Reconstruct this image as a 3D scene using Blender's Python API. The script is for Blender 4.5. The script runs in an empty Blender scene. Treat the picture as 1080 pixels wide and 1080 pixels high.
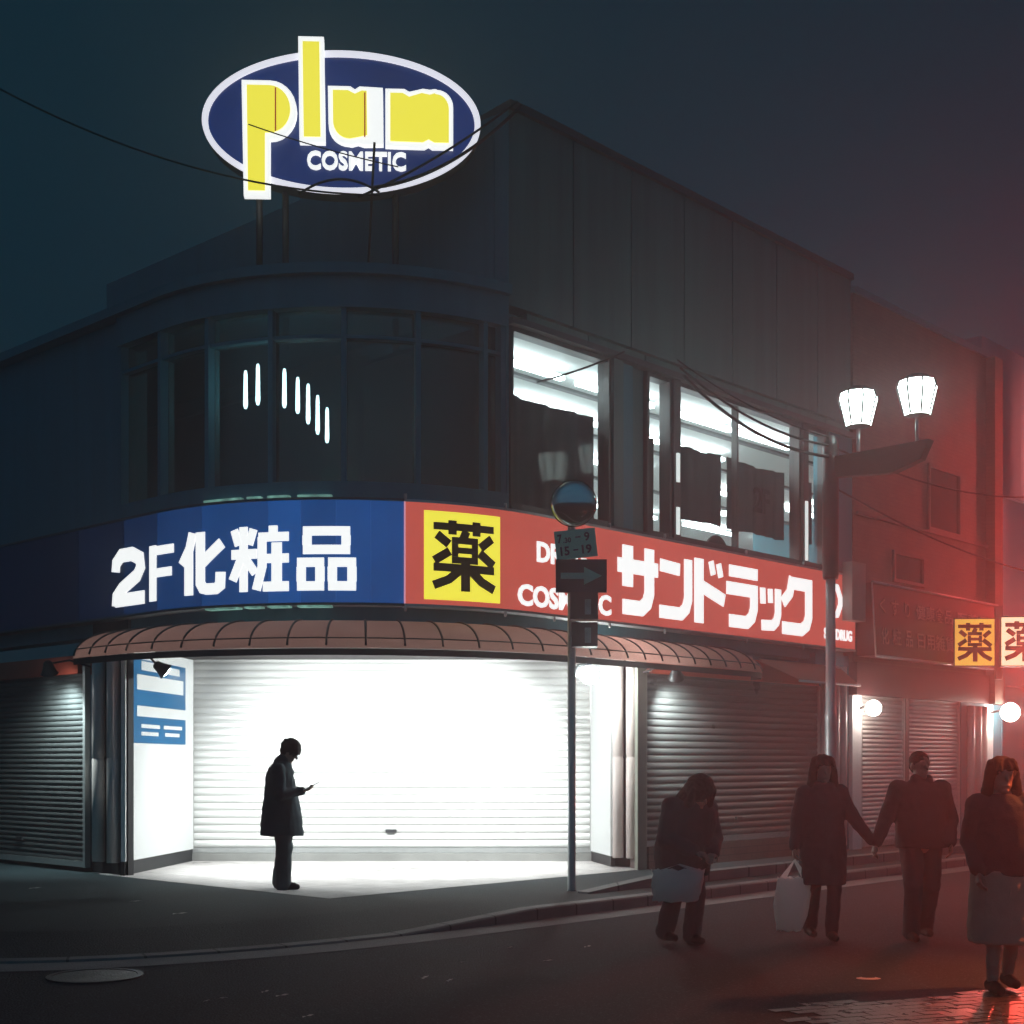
import bpy, bmesh, math, random
from mathutils import Vector, Matrix
random.seed(7)
R_ = math.radians
SC = bpy.context.scene
COL = SC.collection

# ------------------------------------------------------------------ camera, sky, exposure
cd = bpy.data.cameras.new("camera")
cam = bpy.data.objects.new("camera", cd); COL.objects.link(cam)
cam.location = (0, 0, 1.46); cam.rotation_euler = (R_(90), 0, 0)
cd.sensor_width = 36; cd.lens = 36 * 1460 / 1080; cd.shift_y = 263 / 1080
cd.clip_start = 0.05; cd.clip_end = 500
SC.camera = cam
W = bpy.data.worlds.new("World"); SC.world = W; W.use_nodes = True
nt = W.node_tree; nt.nodes.clear()
wo = nt.nodes.new("ShaderNodeOutputWorld"); wb = nt.nodes.new("ShaderNodeBackground")
tc = nt.nodes.new("ShaderNodeTexCoord"); sx = nt.nodes.new("ShaderNodeSeparateXYZ")
mr = nt.nodes.new("ShaderNodeMapRange"); mr.interpolation_type = 'SMOOTHSTEP'
mr.inputs[1].default_value = -0.1; mr.inputs[2].default_value = -0.8
mr.inputs[3].default_value = 1.0; mr.inputs[4].default_value = 4.5      # sky brightened behind the camera as added front fill
nt.links.new(tc.outputs["Generated"], sx.inputs[0]); nt.links.new(sx.outputs["Y"], mr.inputs[0])
nt.links.new(mr.outputs[0], wb.inputs["Strength"])
wb.inputs["Color"].default_value = (0.0028, 0.0195, 0.0325, 1)
nt.links.new(wb.outputs[0], wo.inputs[0])
SC.view_settings.view_transform = 'Standard'; SC.view_settings.look = 'None'
SC.view_settings.exposure = 0; SC.view_settings.gamma = 1
try:
    SC.view_settings.use_curve_mapping = False
    SC.cycles.max_bounces = 6; SC.cycles.diffuse_bounces = 3; SC.cycles.glossy_bounces = 3
    SC.cycles.volume_bounces = 0; SC.cycles.transparent_max_bounces = 12
    SC.cycles.sample_clamp_indirect = 4; SC.cycles.caustics_reflective = False; SC.cycles.caustics_refractive = False
except Exception:
    pass

# ------------------------------------------------------------------ facade geometry: s runs along the shop front, o is the distance out of it
TH = R_(43)
r2 = (math.sin(TH), math.cos(TH)); l2 = (-math.cos(TH), math.sin(TH))
nr = (math.cos(TH), -math.sin(TH)); nl = (-math.sin(TH), -math.cos(TH))
AP = (-1.94, 14.7); RAD = 3.26
CC = (AP[0] + RAD * (r2[0] + l2[0]), AP[1] + RAD * (r2[1] + l2[1]))
A0 = math.atan2(nr[1] + nl[1], nr[0] + nl[0]); Q = RAD * math.pi / 4
def F(s, z, o=0.0):
    if s > Q:
        t = s - Q + RAD
        return Vector((AP[0] + r2[0] * t + nr[0] * o, AP[1] + r2[1] * t + nr[1] * o, z))
    if s < -Q:
        t = -s - Q + RAD
        return Vector((AP[0] + l2[0] * t + nl[0] * o, AP[1] + l2[1] * t + nl[1] * o, z))
    a = A0 + s / RAD
    return Vector((CC[0] + (RAD + o) * math.cos(a), CC[1] + (RAD + o) * math.sin(a), z))
def at(x, y, Y):
    return Vector(((x - 540) / 1460 * Y, Y, 1.46 + (803 - y) / 1460 * Y))

# ------------------------------------------------------------------ materials
def new_mat(name):
    m = bpy.data.materials.new(name); m.use_nodes = True
    n = m.node_tree; n.nodes.clear()
    out = n.nodes.new("ShaderNodeOutputMaterial")
    return m, n, out
def mat(name, col, rough=0.6, var=0.25, scale=6.0, bump=0.0, bscale=40.0, metal=0.0, spec=0.4, coat=0.0, streak=False, grain=0.0):
    m, n, out = new_mat(name)
    b = n.nodes.new("ShaderNodeBsdfPrincipled"); n.links.new(b.outputs[0], out.inputs[0])
    b.inputs["Roughness"].default_value = rough; b.inputs["Metallic"].default_value = metal
    b.inputs["Specular IOR Level"].default_value = spec; b.inputs["Coat Weight"].default_value = coat
    tcn = n.nodes.new("ShaderNodeTexCoord")
    no = n.nodes.new("ShaderNodeTexNoise"); no.inputs["Scale"].default_value = scale; no.inputs["Detail"].default_value = 6
    if streak:
        mp = n.nodes.new("ShaderNodeMapping"); mp.inputs["Scale"].default_value = (5, 5, .25)
        n.links.new(tcn.outputs["Object"], mp.inputs[0]); n.links.new(mp.outputs[0], no.inputs["Vector"])
    else:
        n.links.new(tcn.outputs["Object"], no.inputs["Vector"])
    mx = n.nodes.new("ShaderNodeMix"); mx.data_type = 'RGBA'
    c = Vector(col)
    mx.inputs[6].default_value = (*(c * (1 - var)), 1); mx.inputs[7].default_value = (*[min(1, v) for v in c * (1 + var)], 1)
    n.links.new(no.outputs["Fac"], mx.inputs[0]); n.links.new(mx.outputs[2], b.inputs["Base Color"])
    if grain:                                                          # pale stone chips in the asphalt
        ng = n.nodes.new("ShaderNodeTexNoise"); ng.inputs["Scale"].default_value = 55; ng.inputs["Detail"].default_value = 3
        n.links.new(tcn.outputs["Object"], ng.inputs["Vector"])
        gr = n.nodes.new("ShaderNodeMapRange"); gr.inputs[1].default_value = .56; gr.inputs[2].default_value = .72; n.links.new(ng.outputs["Fac"], gr.inputs[0])
        m2 = n.nodes.new("ShaderNodeMix"); m2.data_type = 'RGBA'; m2.inputs[7].default_value = (*(c * (1 + grain)), 1)
        n.links.new(gr.outputs[0], m2.inputs[0]); n.links.new(mx.outputs[2], m2.inputs[6]); n.links.new(m2.outputs[2], b.inputs["Base Color"])
    rr = n.nodes.new("ShaderNodeMapRange"); rr.inputs[3].default_value = max(0.03, rough - 0.12); rr.inputs[4].default_value = min(1, rough + 0.12)
    n.links.new(no.outputs["Fac"], rr.inputs[0]); n.links.new(rr.outputs[0], b.inputs["Roughness"])
    if bump:
        n2 = n.nodes.new("ShaderNodeTexNoise"); n2.inputs["Scale"].default_value = bscale; n2.inputs["Detail"].default_value = 4
        n.links.new(tcn.outputs["Object"], n2.inputs["Vector"])
        bp = n.nodes.new("ShaderNodeBump"); bp.inputs["Strength"].default_value = bump; bp.inputs["Distance"].default_value = 0.02
        n.links.new(n2.outputs["Fac"], bp.inputs["Height"]); n.links.new(bp.outputs[0], b.inputs["Normal"])
    return m
def brickmat(name, c1, c2, mortar, bw, bh, ms=0.012, rough=0.5, bump=0.4, coords="UV", off=0.5, rot=0.0, spec=0.4):
    m, n, out = new_mat(name)
    b = n.nodes.new("ShaderNodeBsdfPrincipled"); n.links.new(b.outputs[0], out.inputs[0])
    b.inputs["Roughness"].default_value = rough; b.inputs["Specular IOR Level"].default_value = spec
    tcn = n.nodes.new("ShaderNodeTexCoord"); mp = n.nodes.new("ShaderNodeMapping"); mp.inputs["Rotation"].default_value = (0, 0, rot)
    n.links.new(tcn.outputs[coords], mp.inputs[0])
    br = n.nodes.new("ShaderNodeTexBrick"); br.offset = off
    br.inputs["Color1"].default_value = (*c1, 1); br.inputs["Color2"].default_value = (*c2, 1); br.inputs["Mortar"].default_value = (*mortar, 1)
    br.inputs["Scale"].default_value = 1; br.inputs["Brick Width"].default_value = bw; br.inputs["Row Height"].default_value = bh
    br.inputs["Mortar Size"].default_value = ms
    n.links.new(mp.outputs[0], br.inputs["Vector"])
    no = n.nodes.new("ShaderNodeTexNoise"); no.inputs["Scale"].default_value = 3.0; no.inputs["Detail"].default_value = 8
    n.links.new(tcn.outputs["Object"], no.inputs["Vector"])
    mx = n.nodes.new("ShaderNodeMix"); mx.data_type = 'RGBA'; mx.blend_type = 'MULTIPLY'; mx.inputs[0].default_value = 0.55
    n.links.new(br.outputs["Color"], mx.inputs[6]); n.links.new(no.outputs["Fac"], mx.inputs[7])
    n.links.new(mx.outputs[2], b.inputs["Base Color"])
    bp = n.nodes.new("ShaderNodeBump"); bp.inputs["Strength"].default_value = bump; bp.inputs["Distance"].default_value = 0.01; bp.invert = True
    n.links.new(br.outputs["Fac"], bp.inputs["Height"]); n.links.new(bp.outputs[0], b.inputs["Normal"])
    return m
def emis(name, col, strength=1.0, base=None, var=0.0, scale=1.5):
    m, n, out = new_mat(name)
    b = n.nodes.new("ShaderNodeBsdfPrincipled"); n.links.new(b.outputs[0], out.inputs[0])
    b.inputs["Base Color"].default_value = (*(base or [c * 0.5 for c in col]), 1); b.inputs["Roughness"].default_value = 0.35
    b.inputs["Emission Color"].default_value = (*col, 1); b.inputs["Emission Strength"].default_value = strength
    if var:                                                             # uneven tubes behind a translucent face
        tcn = n.nodes.new("ShaderNodeTexCoord"); no = n.nodes.new("ShaderNodeTexNoise"); no.inputs["Scale"].default_value = scale
        n.links.new(tcn.outputs["Object"], no.inputs["Vector"])
        mrn = n.nodes.new("ShaderNodeMapRange"); mrn.inputs[1].default_value = 0.3; mrn.inputs[2].default_value = 0.7
        mrn.inputs[3].default_value = strength * (1 - var); mrn.inputs[4].default_value = strength * (1 + var)
        n.links.new(no.outputs["Fac"], mrn.inputs[0]); n.links.new(mrn.outputs[0], b.inputs["Emission Strength"])
    return m
def glass(name, tint=(0.9, 0.95, 0.95), refl=0.12, rough=0.02):
    m, n, out = new_mat(name)
    t = n.nodes.new("ShaderNodeBsdfTransparent"); t.inputs[0].default_value = (*tint, 1)
    g = n.nodes.new("ShaderNodeBsdfGlossy"); g.inputs["Roughness"].default_value = rough
    mx = n.nodes.new("ShaderNodeMixShader"); mx.inputs[0].default_value = refl
    n.links.new(t.outputs[0], mx.inputs[1]); n.links.new(g.outputs[0], mx.inputs[2]); n.links.new(mx.outputs[0], out.inputs[0])
    return m
M = {}
M["asphalt"] = mat("asphalt", (0.024, 0.040, 0.047), 0.84, 0.6, 0.8, 1.0, 60, spec=0.14, grain=2.2)
M["side_asphalt"] = mat("side_asphalt", (0.024, 0.038, 0.043), 0.75, 0.6, 1.6, 1.0, 60, spec=.2, grain=2.2)
M["concrete"] = mat("concrete", (0.22, 0.22, 0.21), 0.75, 0.35, 3, 0.4, 50)
M["kerb"] = brickmat("kerbstone", (0.24, 0.245, 0.24), (0.19, 0.195, 0.19), (0.03, 0.03, 0.03), 0.6, 9.0, 0.012, 0.65, 0.5, "UV", 0.0)
M["tiles"] = brickmat("tiles", (0.72, 0.68, 0.66), (0.62, 0.58, 0.56), (0.35, 0.32, 0.31), 0.6, 0.6, 0.008, 0.55, 0.3, "UV", 0.0)
M["bricks"] = mat("bricks", (0.05, 0.042, 0.034), 0.30, 0.3, 8, 0.25, 90, spec=.6)
M["plinth"] = brickmat("plinth", (0.20, 0.14, 0.12), (0.15, 0.10, 0.09), (0.08, 0.06, 0.06), 0.3, 0.1, 0.008, 0.5, 0.3)
M["dark_wall"] = mat("dark_wall", (0.06, 0.23, 0.29), 0.6, 0.3, 1.0, streak=True)
M["black"] = mat("black", (0.02, 0.021, 0.023), 0.6, 0.2, 4)
M["soffit"] = mat("soffit", (0.045, 0.04, 0.04), 0.7, 0.2, 4)
M["cladding"] = mat("cladding", (0.09, 0.19, 0.185), 0.55, 0.45, 1.0, 0.1, 6, streak=True)
M["tilewall"] = brickmat("tilewall", (0.20, 0.15, 0.12), (0.17, 0.13, 0.105), (0.13, 0.10, 0.085), 0.24, 0.075, 0.006, 0.5, 0.25)
M["frame"] = mat("frame", (0.10, 0.105, 0.105), 0.45, 0.2, 8, metal=0.3)
M["alu"] = mat("alu", (0.55, 0.56, 0.55), 0.35, 0.15, 12, metal=0.7)
M["white_panel"] = mat("white_panel", (0.78, 0.79, 0.78), 0.5, 0.05, 2)
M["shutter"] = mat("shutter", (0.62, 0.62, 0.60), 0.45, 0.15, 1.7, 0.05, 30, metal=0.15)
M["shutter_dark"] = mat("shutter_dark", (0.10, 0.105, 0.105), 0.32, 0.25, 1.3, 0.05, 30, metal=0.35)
M["pilaster"] = mat("pilaster", (0.72, 0.62, 0.58), 0.35, 0.2, 5)
def thin_fabric(name, col, tr, rough=.75):
    m = mat(name, col, rough, .2, 3, .2, 60); n = m.node_tree
    out = [k for k in n.nodes if k.type == 'OUTPUT_MATERIAL'][0]; pb = [k for k in n.nodes if k.type == 'BSDF_PRINCIPLED'][0]
    t_ = n.nodes.new("ShaderNodeBsdfTranslucent"); t_.inputs[0].default_value = (*col, 1); mx = n.nodes.new("ShaderNodeMixShader"); mx.inputs[0].default_value = tr
    n.links.new(pb.outputs[0], mx.inputs[1]); n.links.new(t_.outputs[0], mx.inputs[2]); n.links.new(mx.outputs[0], out.inputs[0]); return m
M["awning"] = thin_fabric("awning", (.46, .235, .19), .40)
M["room_white"] = mat("room_white", (0.78, 0.80, 0.78), 0.7, 0.05, 2)
M["glass"] = glass("glass", refl=0.005)
M["dark_glass"] = glass("dark_glass", (0.32, 0.38, 0.38), 0.10)
M["curtain"] = mat("curtain", (0.11, 0.12, 0.125), 0.8, 0.6, 1.4)
M["galv"] = mat("galv", (0.42, 0.45, 0.45), 0.4, 0.2, 10, metal=0.4)
M["darkmetal"] = mat("darkmetal", (0.045, 0.047, 0.05), 0.4, 0.3, 9, metal=0.3)
M["cable"] = mat("cable", (0.012, 0.012, 0.012), 0.5, 0.1)
M["blackpaint"] = mat("blackpaint", (0.012, 0.018, 0.022), 0.5, 0.1)
M["cloth"] = mat("cloth", (0.030, 0.055, 0.068), 0.95, 0.4, 9, 0.3, 120)
M["cloth2"] = mat("cloth2", (0.045, 0.052, 0.06), 0.95, 0.4, 7, 0.3, 90)
M["beige"] = mat("beige", (0.42, 0.36, 0.27), 0.85, 0.2, 6, 0.3, 90)
M["skin"] = mat("skin", (0.42, 0.28, 0.21), 0.5, 0.1)
M["hair"] = mat("hair", (0.012, 0.011, 0.011), 0.7, 0.3, 30, 0.5, 150, spec=.2)
M["shoe"] = mat("shoe", (0.015, 0.015, 0.015), 0.75, 0.2, spec=.15)
def thin_cloth(name, col, rough):
    m = mat(name, col, rough, .15, 6, .5, 14); n = m.node_tree
    out = [k for k in n.nodes if k.type == 'OUTPUT_MATERIAL'][0]; pb = [k for k in n.nodes if k.type == 'BSDF_PRINCIPLED'][0]
    tr = n.nodes.new("ShaderNodeBsdfTranslucent"); tr.inputs[0].default_value = (*col, 1); mx = n.nodes.new("ShaderNodeMixShader"); mx.inputs[0].default_value = .45
    n.links.new(pb.outputs[0], mx.inputs[1]); n.links.new(tr.outputs[0], mx.inputs[2]); n.links.new(mx.outputs[0], out.inputs[0]); return m
M["plastic_bag"] = thin_cloth("plastic_bag", (0.85, 0.85, 0.80), .35)
M["tote"] = thin_cloth("tote", (0.75, 0.80, 0.75), .7)
M["paper"] = mat("paper", (0.6, 0.6, 0.56), 0.7, 0.2)
M["scrap_dark"] = mat("scrap_dark", (0.06, 0.05, 0.045), 0.7, 0.2)
M["plate_green"] = mat("plate_green", (0.30, 0.78, 0.58), 0.45, 0.08, 6)
M["plate_navy"] = mat("plate_navy", (0.012, 0.03, 0.05), 0.35, 0.1)
M["arrow_green"] = mat("arrow_green", (0.28, 0.62, 0.5), 0.45, 0.08, 6)
M["mirror"] = mat("mirror", (0.55, 0.75, 0.75), 0.05, 0.02, metal=1.0)
M["sign_dead"] = mat("sign_dead", (0.075, 0.03, 0.032), 0.4, 0.2, 3)
M["sign_dead_text"] = mat("sign_dead_text", (0.40, 0.27, 0.24), 0.5, 0.2, 3)
M["red_fascia"] = mat("red_fascia", (0.55, 0.10, 0.06), 0.5, 0.2, 3)
M["poster_blue"] = mat("poster_blue", (0.003, 0.11, 0.26), 0.6, 0.25, 2, spec=.2)
# lit faces
M["red_lit"] = emis("red_lit", (0.50, 0.082, 0.062), 1.0, var=0.08, scale=0.9)
M["white_lit"] = emis("white_lit", (0.95, 0.97, 0.96), 1.15)
M["yellow_lit"] = emis("yellow_lit", (0.95, 0.86, 0.07), 1.05)
M["amber_lit"] = emis("amber_lit", (0.86, 0.50, 0.07), 0.95, var=0.1)
M["cream_lit"] = emis("cream_lit", (1.0, 0.86, 0.55), 1.1)
M["navy_lit"] = emis("navy_lit", (0.006, 0.020, 0.105), 1.0, var=0.15)
M["tube"] = emis("tube", (0.80, 0.97, 1.0), 22.0)
M["room_tube"] = emis("room_tube", (0.92, 0.98, 1.0), 18.0)
M["lantern"] = emis("lantern", (0.82, 1.0, 0.94), 14.0)
M["globe"] = emis("globe", (1.0, 0.88, 0.78), 42.0)
M["flood_lens"] = emis("flood_lens", (0.95, 1.0, 1.0), 30.0)
M["wash_red"] = emis("wash_red", (1.0, .075, .06), 95.0)  # glow of the added panel beyond the right edge
M["lantern_red"] = emis("lantern_red", (1.0, .10, .06), 120.0)
M["downlight"] = emis("downlight", (1.0, 1.0, 0.97), 6.0)
M["phone_screen"] = emis("phone_screen", (0.5, 0.6, 0.7), 0.6)
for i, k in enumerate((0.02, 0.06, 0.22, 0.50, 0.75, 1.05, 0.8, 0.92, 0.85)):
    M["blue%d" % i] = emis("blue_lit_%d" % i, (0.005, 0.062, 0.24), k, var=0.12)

# ------------------------------------------------------------------ mesh builder
class MB:
    def __init__(s): s.v = []; s.f = []; s.uv = []; s.sm = []
    def vert(s, p, uv=None):
        s.v.append(tuple(p)); s.uv.append(uv or (p[0], p[1])); return len(s.v) - 1
    def face(s, ids, smooth=False): s.f.append(list(ids)); s.sm.append(smooth)
    def poly(s, pts, uvs=None, smooth=False):
        s.face([s.vert(p, uvs[i] if uvs else None) for i, p in enumerate(pts)], smooth)
    def grid(s, rows, smooth=True, uvs=None, closed=False):
        ids = [[s.vert(p, uvs[i][j] if uvs else None) for j, p in enumerate(row)] for i, row in enumerate(rows)]
        for i in range(len(ids) - 1):
            n = len(ids[i])
            for j in range(n if closed else n - 1):
                k = (j + 1) % n
                s.face([ids[i][j], ids[i][k], ids[i + 1][k], ids[i + 1][j]], smooth)
        return ids
    def box(s, c, size, rz=0.0, ax=None):
        c = Vector(c); m = Matrix.Rotation(rz, 3, 'Z')
        X, Y, Z = ax or (m @ Vector((1, 0, 0)), m @ Vector((0, 1, 0)), Vector((0, 0, 1)))
        h = [a * b / 2 for a, b in zip((X, Y, Z), size)]
        p = [s.vert(c + h[0] * i + h[1] * j + h[2] * k) for k in (-1, 1) for j in (-1, 1) for i in (-1, 1)]
        for q in ((0, 2, 3, 1), (4, 5, 7, 6), (0, 1, 5, 4), (2, 6, 7, 3), (0, 4, 6, 2), (1, 3, 7, 5)): s.face([p[i] for i in q])
    def slab(s, s0, s1, z0, z1, o0, o1, step=0.14):
        """a block following the shop front from s0 to s1, z0 to z1, o0 (back) to o1 (front)"""
        cuts = [s0, s1] + [b for b in (-Q, Q) if s0 < b < s1]
        lo, hi = max(s0, -Q), min(s1, Q)
        if hi > lo:
            n = max(1, int((hi - lo) / step)); cuts += [lo + (hi - lo) * i / n for i in range(n + 1)]
        cuts = sorted(set(round(c, 5) for c in cuts)); rows = []
        for c in cuts:
            rows.append([s.vert(F(c, z, o), (c, z)) for z, o in ((z0, o0), (z0, o1), (z1, o1), (z1, o0))])
        for a, b in zip(rows, rows[1:]):
            for k in range(4):
                s.face([a[k], b[k], b[(k + 1) % 4], a[(k + 1) % 4]])
        s.face(rows[0]); s.face(rows[-1][::-1])
    def tube(s, pts, rad, seg=8, cap=True):
        pts = [Vector(p) for p in pts]; rows = []
        for i, p in enumerate(pts):
            d = (pts[min(i + 1, len(pts) - 1)] - pts[max(i - 1, 0)]).normalized()
            u = d.cross(Vector((0, 0, 1)) if abs(d.z) < 0.9 else Vector((1, 0, 0))).normalized(); w = d.cross(u)
            rr = rad[i] if isinstance(rad, (list, tuple)) else rad
            rows.append([p + (u * math.cos(2 * math.pi * k / seg) + w * math.sin(2 * math.pi * k / seg)) * rr for k in range(seg)])
        ids = s.grid(rows, True, closed=True)
        if cap: s.face(ids[0][::-1]); s.face(ids[-1])
    def lathe(s, c, prof, seg=20, axis=None, smooth=True):
        c = Vector(c); d = (Vector(axis) if axis else Vector((0, 0, 1))).normalized()
        u = d.cross(Vector((1, 0, 0)) if abs(d.x) < 0.9 else Vector((0, 1, 0))).normalized(); w = d.cross(u)
        rows = [[c + d * h + (u * math.cos(2 * math.pi * k / seg) + w * math.sin(2 * math.pi * k / seg)) * rr for k in range(seg)] for rr, h in prof]
        ids = s.grid(rows, smooth, closed=True)
        s.face(ids[0][::-1]); s.face(ids[-1])
    def build(s, name, m, parent=None, label=None):
        me = bpy.data.meshes.new(name); me.from_pydata(s.v, [], s.f); 
        uvl = me.uv_layers.new(name="uv")
        for lp in me.loops: uvl.data[lp.index].uv = s.uv[lp.vertex_index]
        me.polygons.foreach_set("use_smooth", s.sm)
        me.materials.append(m if not isinstance(m, str) else M[m])
        b = bmesh.new(); b.from_mesh(me); bmesh.ops.recalc_face_normals(b, faces=b.faces); b.to_mesh(me); b.free()
        o = bpy.data.objects.new(name, me); COL.objects.link(o)
        if parent: hang(o, parent)
        if label: o["label"] = label
        return o
def hang(o, parent):
    o.parent = parent
    pm = Matrix.Translation(parent.location) @ parent.rotation_euler.to_matrix().to_4x4() if parent.parent is None else None
    if pm is not None: o.matrix_parent_inverse = pm.inverted()
def tag(o, label, cat, group=None, kind=None):
    o["label"] = label; o["category"] = cat
    if group: o["group"] = group
    if kind: o["kind"] = kind
    return o
def thing(name, label, cat, loc=(0, 0, 0), group=None):
    o = bpy.data.objects.new(name, None); COL.objects.link(o); o.location = loc; o.empty_display_size = 0.2
    return tag(o, label, cat, group)
def struct(mb, name, m):
    o = mb.build(name, m); o["kind"] = "structure"; return o
def lamp(kind, name, loc, power, col, parent=None, aim=None, spot=None, blend=0.5, rad=0.08):
    ld = bpy.data.lights.new(name, kind); ld.energy = power; ld.color = col; ld.shadow_soft_size = rad
    if kind == 'SPOT': ld.spot_size = R_(spot); ld.spot_blend = blend
    o = bpy.data.objects.new(name, ld); COL.objects.link(o); o.location = loc
    if aim is not None: o.rotation_euler = (Vector(aim) - Vector(loc)).to_track_quat('-Z', 'Y').to_euler()
    if parent: hang(o, parent)
    return o

# ------------------------------------------------------------------ lettering
def stroke_mesh(mb, strokes, mp, u0, u1, v0, v1, w0=0.0, wk=1.0, thick=0.012, maxseg=0.1):
    """thick poly-lines in a unit cell, laid out by mp(u, v, w); each stroke is its own thin raised bar"""
    cw, ch = u1 - u0, v1 - v0
    for i, (pts, w) in enumerate(strokes):
        P = [Vector((u0 + p[0] * cw, v0 + p[1] * ch)) for p in pts]
        D = [P[0]]
        for a, b in zip(P, P[1:]):
            n = max(1, int((b - a).length / maxseg))
            D += [a.lerp(b, k / n) for k in range(1, n + 1)]
        hw = w * wk * min(cw, ch) / 2
        L, Rr = [], []
        for k, p in enumerate(D):
            d0 = (D[k] - D[k - 1]).normalized() if k else (D[1] - D[0]).normalized()
            d1 = (D[k + 1] - D[k]).normalized() if k < len(D) - 1 else d0
            t = (d0 + d1).normalized(); nn = Vector((-t.y, t.x)); sc = hw / max(0.45, nn.dot(Vector((-d0.y, d0.x))))
            L.append(p + nn * sc); Rr.append(p - nn * sc)
        wt = w0 + thick + i * 0.0008
        rows = [[mp(q.x, q.y, w0) for q in L], [mp(q.x, q.y, wt) for q in L], [mp(q.x, q.y, wt) for q in Rr], [mp(q.x, q.y, w0) for q in Rr]]
        ids = mb.grid(rows, False)
        mb.face([ids[k][0] for k in range(4)]); mb.face([ids[k][-1] for k in range(4)][::-1])
def rect(x0, y0, x1, y1, w):
    h = w / 2
    return [([(x0, y0 + h), (x1, y0 + h)], w), ([(x0, y1 - h), (x1, y1 - h)], w), ([(x0 + h, y0 + w), (x0 + h, y1 - w)], w), ([(x1 - h, y0 + w), (x1 - h, y1 - w)], w)]
G = {
 "sa": [([(0, .70), (1, .70)], .22), ([(.24, 1), (.24, .40)], .25), ([(.78, 1), (.78, .34), (.72, .19), (.58, .10), (.12, .10)], .23)],
 "n": [([(.02, .80), (.60, .77)], .22), ([(.86, .95), (.86, .34), (.79, .19), (.64, .10), (0, .10)], .23)],
 "do": [([(.14, 1), (.14, 0)], .29), ([(.2, .58), (1, .40)], .25), ([(.54, .99), (.62, .78)], .15), ([(.80, .97), (.88, .76)], .15)],
 "ra": [([(.08, .90), (.95, .90)], .20), ([(0, .62), (.84, .62), (.84, .34), (.77, .19), (.62, .10), (.08, .10)], .22)],
 "tsu": [([(.12, .98), (.14, .62)], .22), ([(.47, .98), (.49, .66)], .20), ([(.84, 1), (.84, .42), (.76, .25), (.6, .15), (.08, .13)], .27)],
 "ku": [([(.32, 1), (.24, .72), (.02, .54)], .20), ([(.28, .90), (.86, .90), (.86, .34), (.79, .19), (.62, .10), (0, .10)], .22)],
 "ka": [([(.29, 1), (.21, .75), (.02, .50)], .17), ([(.19, .70), (.19, 0)], .18), ([(.47, 1), (.47, .18), (.53, .10), (.62, .08), (.82, .08), (.91, .13), (.92, .34)], .18), ([(.95, .80), (.50, .50)], .18)],
 "sho": [([(.22, 1), (.22, 0)], .13), ([(0, .58), (.46, .58)], .14), ([(.05, .96), (.13, .72)], .12), ([(.40, .96), (.32, .72)], .12), ([(.19, .54), (.02, .18)], .13), ([(.25, .52), (.43, .28)], .12),
         ([(.74, 1), (.74, .86)], .13), ([(.49, .83), (1, .83)], .13), ([(.55, .83), (.55, .38), (.45, .02)], .13), ([(.62, .50), (1, .50)], .13), ([(.80, .74), (.80, .08)], .15), ([(.57, .07), (1, .07)], .14)],
 "hin": rect(.10, .57, .90, 1, .14) + rect(0, 0, .46, .51, .14) + rect(.53, 0, 1, .51, .14),
 "two": [([(.10, .62), (.12, .78), (.28, .90), (.62, .90), (.86, .80), (.89, .64), (.78, .50), (.30, .30), (.13, .17), (.11, 0)], .22), ([(.1, .10), (1, .10)], .21)],
 "eff": [([(.13, 0), (.13, 1)], .26), ([(.2, .90), (1, .90)], .2), ([(.2, .50), (.92, .50)], .2)],
 "yaku": [([(0, .91), (1, .91)], .11), ([(.30, 1), (.30, .80)], .13), ([(.70, 1), (.70, .80)], .13), ([(.53, .86), (.47, .74)], .13)] + rect(.29, .39, .72, .77, .10) + [([(.32, .58), (.70, .58)], .09),
          ([(.05, .79), (.24, .66)], .13), ([(.01, .42), (.25, .56)], .13), ([(.96, .78), (.77, .64)], .13), ([(.75, .56), (.99, .40)], .13), ([(0, .33), (1, .32)], .12), ([(.51, .42), (.51, 0)], .14),
          ([(.42, .30), (.24, .16), (0, .07)], .13), ([(.60, .30), (.78, .15), (1, .05)], .13)],
}
_tx = {}
def text_geo(txt, offset=0.0):
    k = (txt, offset)
    if k in _tx: return _tx[k]
    cu = bpy.data.curves.new("lettering", 'FONT'); cu.body = txt; cu.extrude = 0.02; cu.offset = offset; cu.resolution_u = 3
    ob = bpy.data.objects.new("lettering", cu); COL.objects.link(ob)
    dg = bpy.context.evaluated_depsgraph_get(); dg.update()
    me = bpy.data.meshes.new_from_object(ob.evaluated_get(dg))
    v = [tuple(q.co) for q in me.vertices]; f = [tuple(p.vertices) for p in me.polygons]
    bpy.data.objects.remove(ob); bpy.data.meshes.remove(me); bpy.data.curves.remove(cu)
    if v:
        x0, x1 = min(a[0] for a in v), max(a[0] for a in v); y0, y1 = min(a[1] for a in v), max(a[1] for a in v)
        v = [((a[0] - x0) / (x1 - x0), (a[1] - y0) / (y1 - y0), (a[2] + 0.02) / 0.04) for a in v]
    _tx[k] = (v, f); return _tx[k]
def text_mesh(mb, txt, mp, u0, u1, v0, v1, w0=0.0, thick=0.01, bold=0.0):
    v, f = text_geo(txt, bold)
    ids = [mb.vert(mp(u0 + a[0] * (u1 - u0), v0 + a[1] * (v1 - v0), w0 + a[2] * thick)) for a in v]
    for q in f: mb.face([ids[i] for i in q])
def plane_map(org, U, V):
    org, U, V = Vector(org), Vector(U).normalized(), Vector(V).normalized(); N = U.cross(V)
    return lambda u, v, w: org + U * u + V * v + N * w

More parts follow.
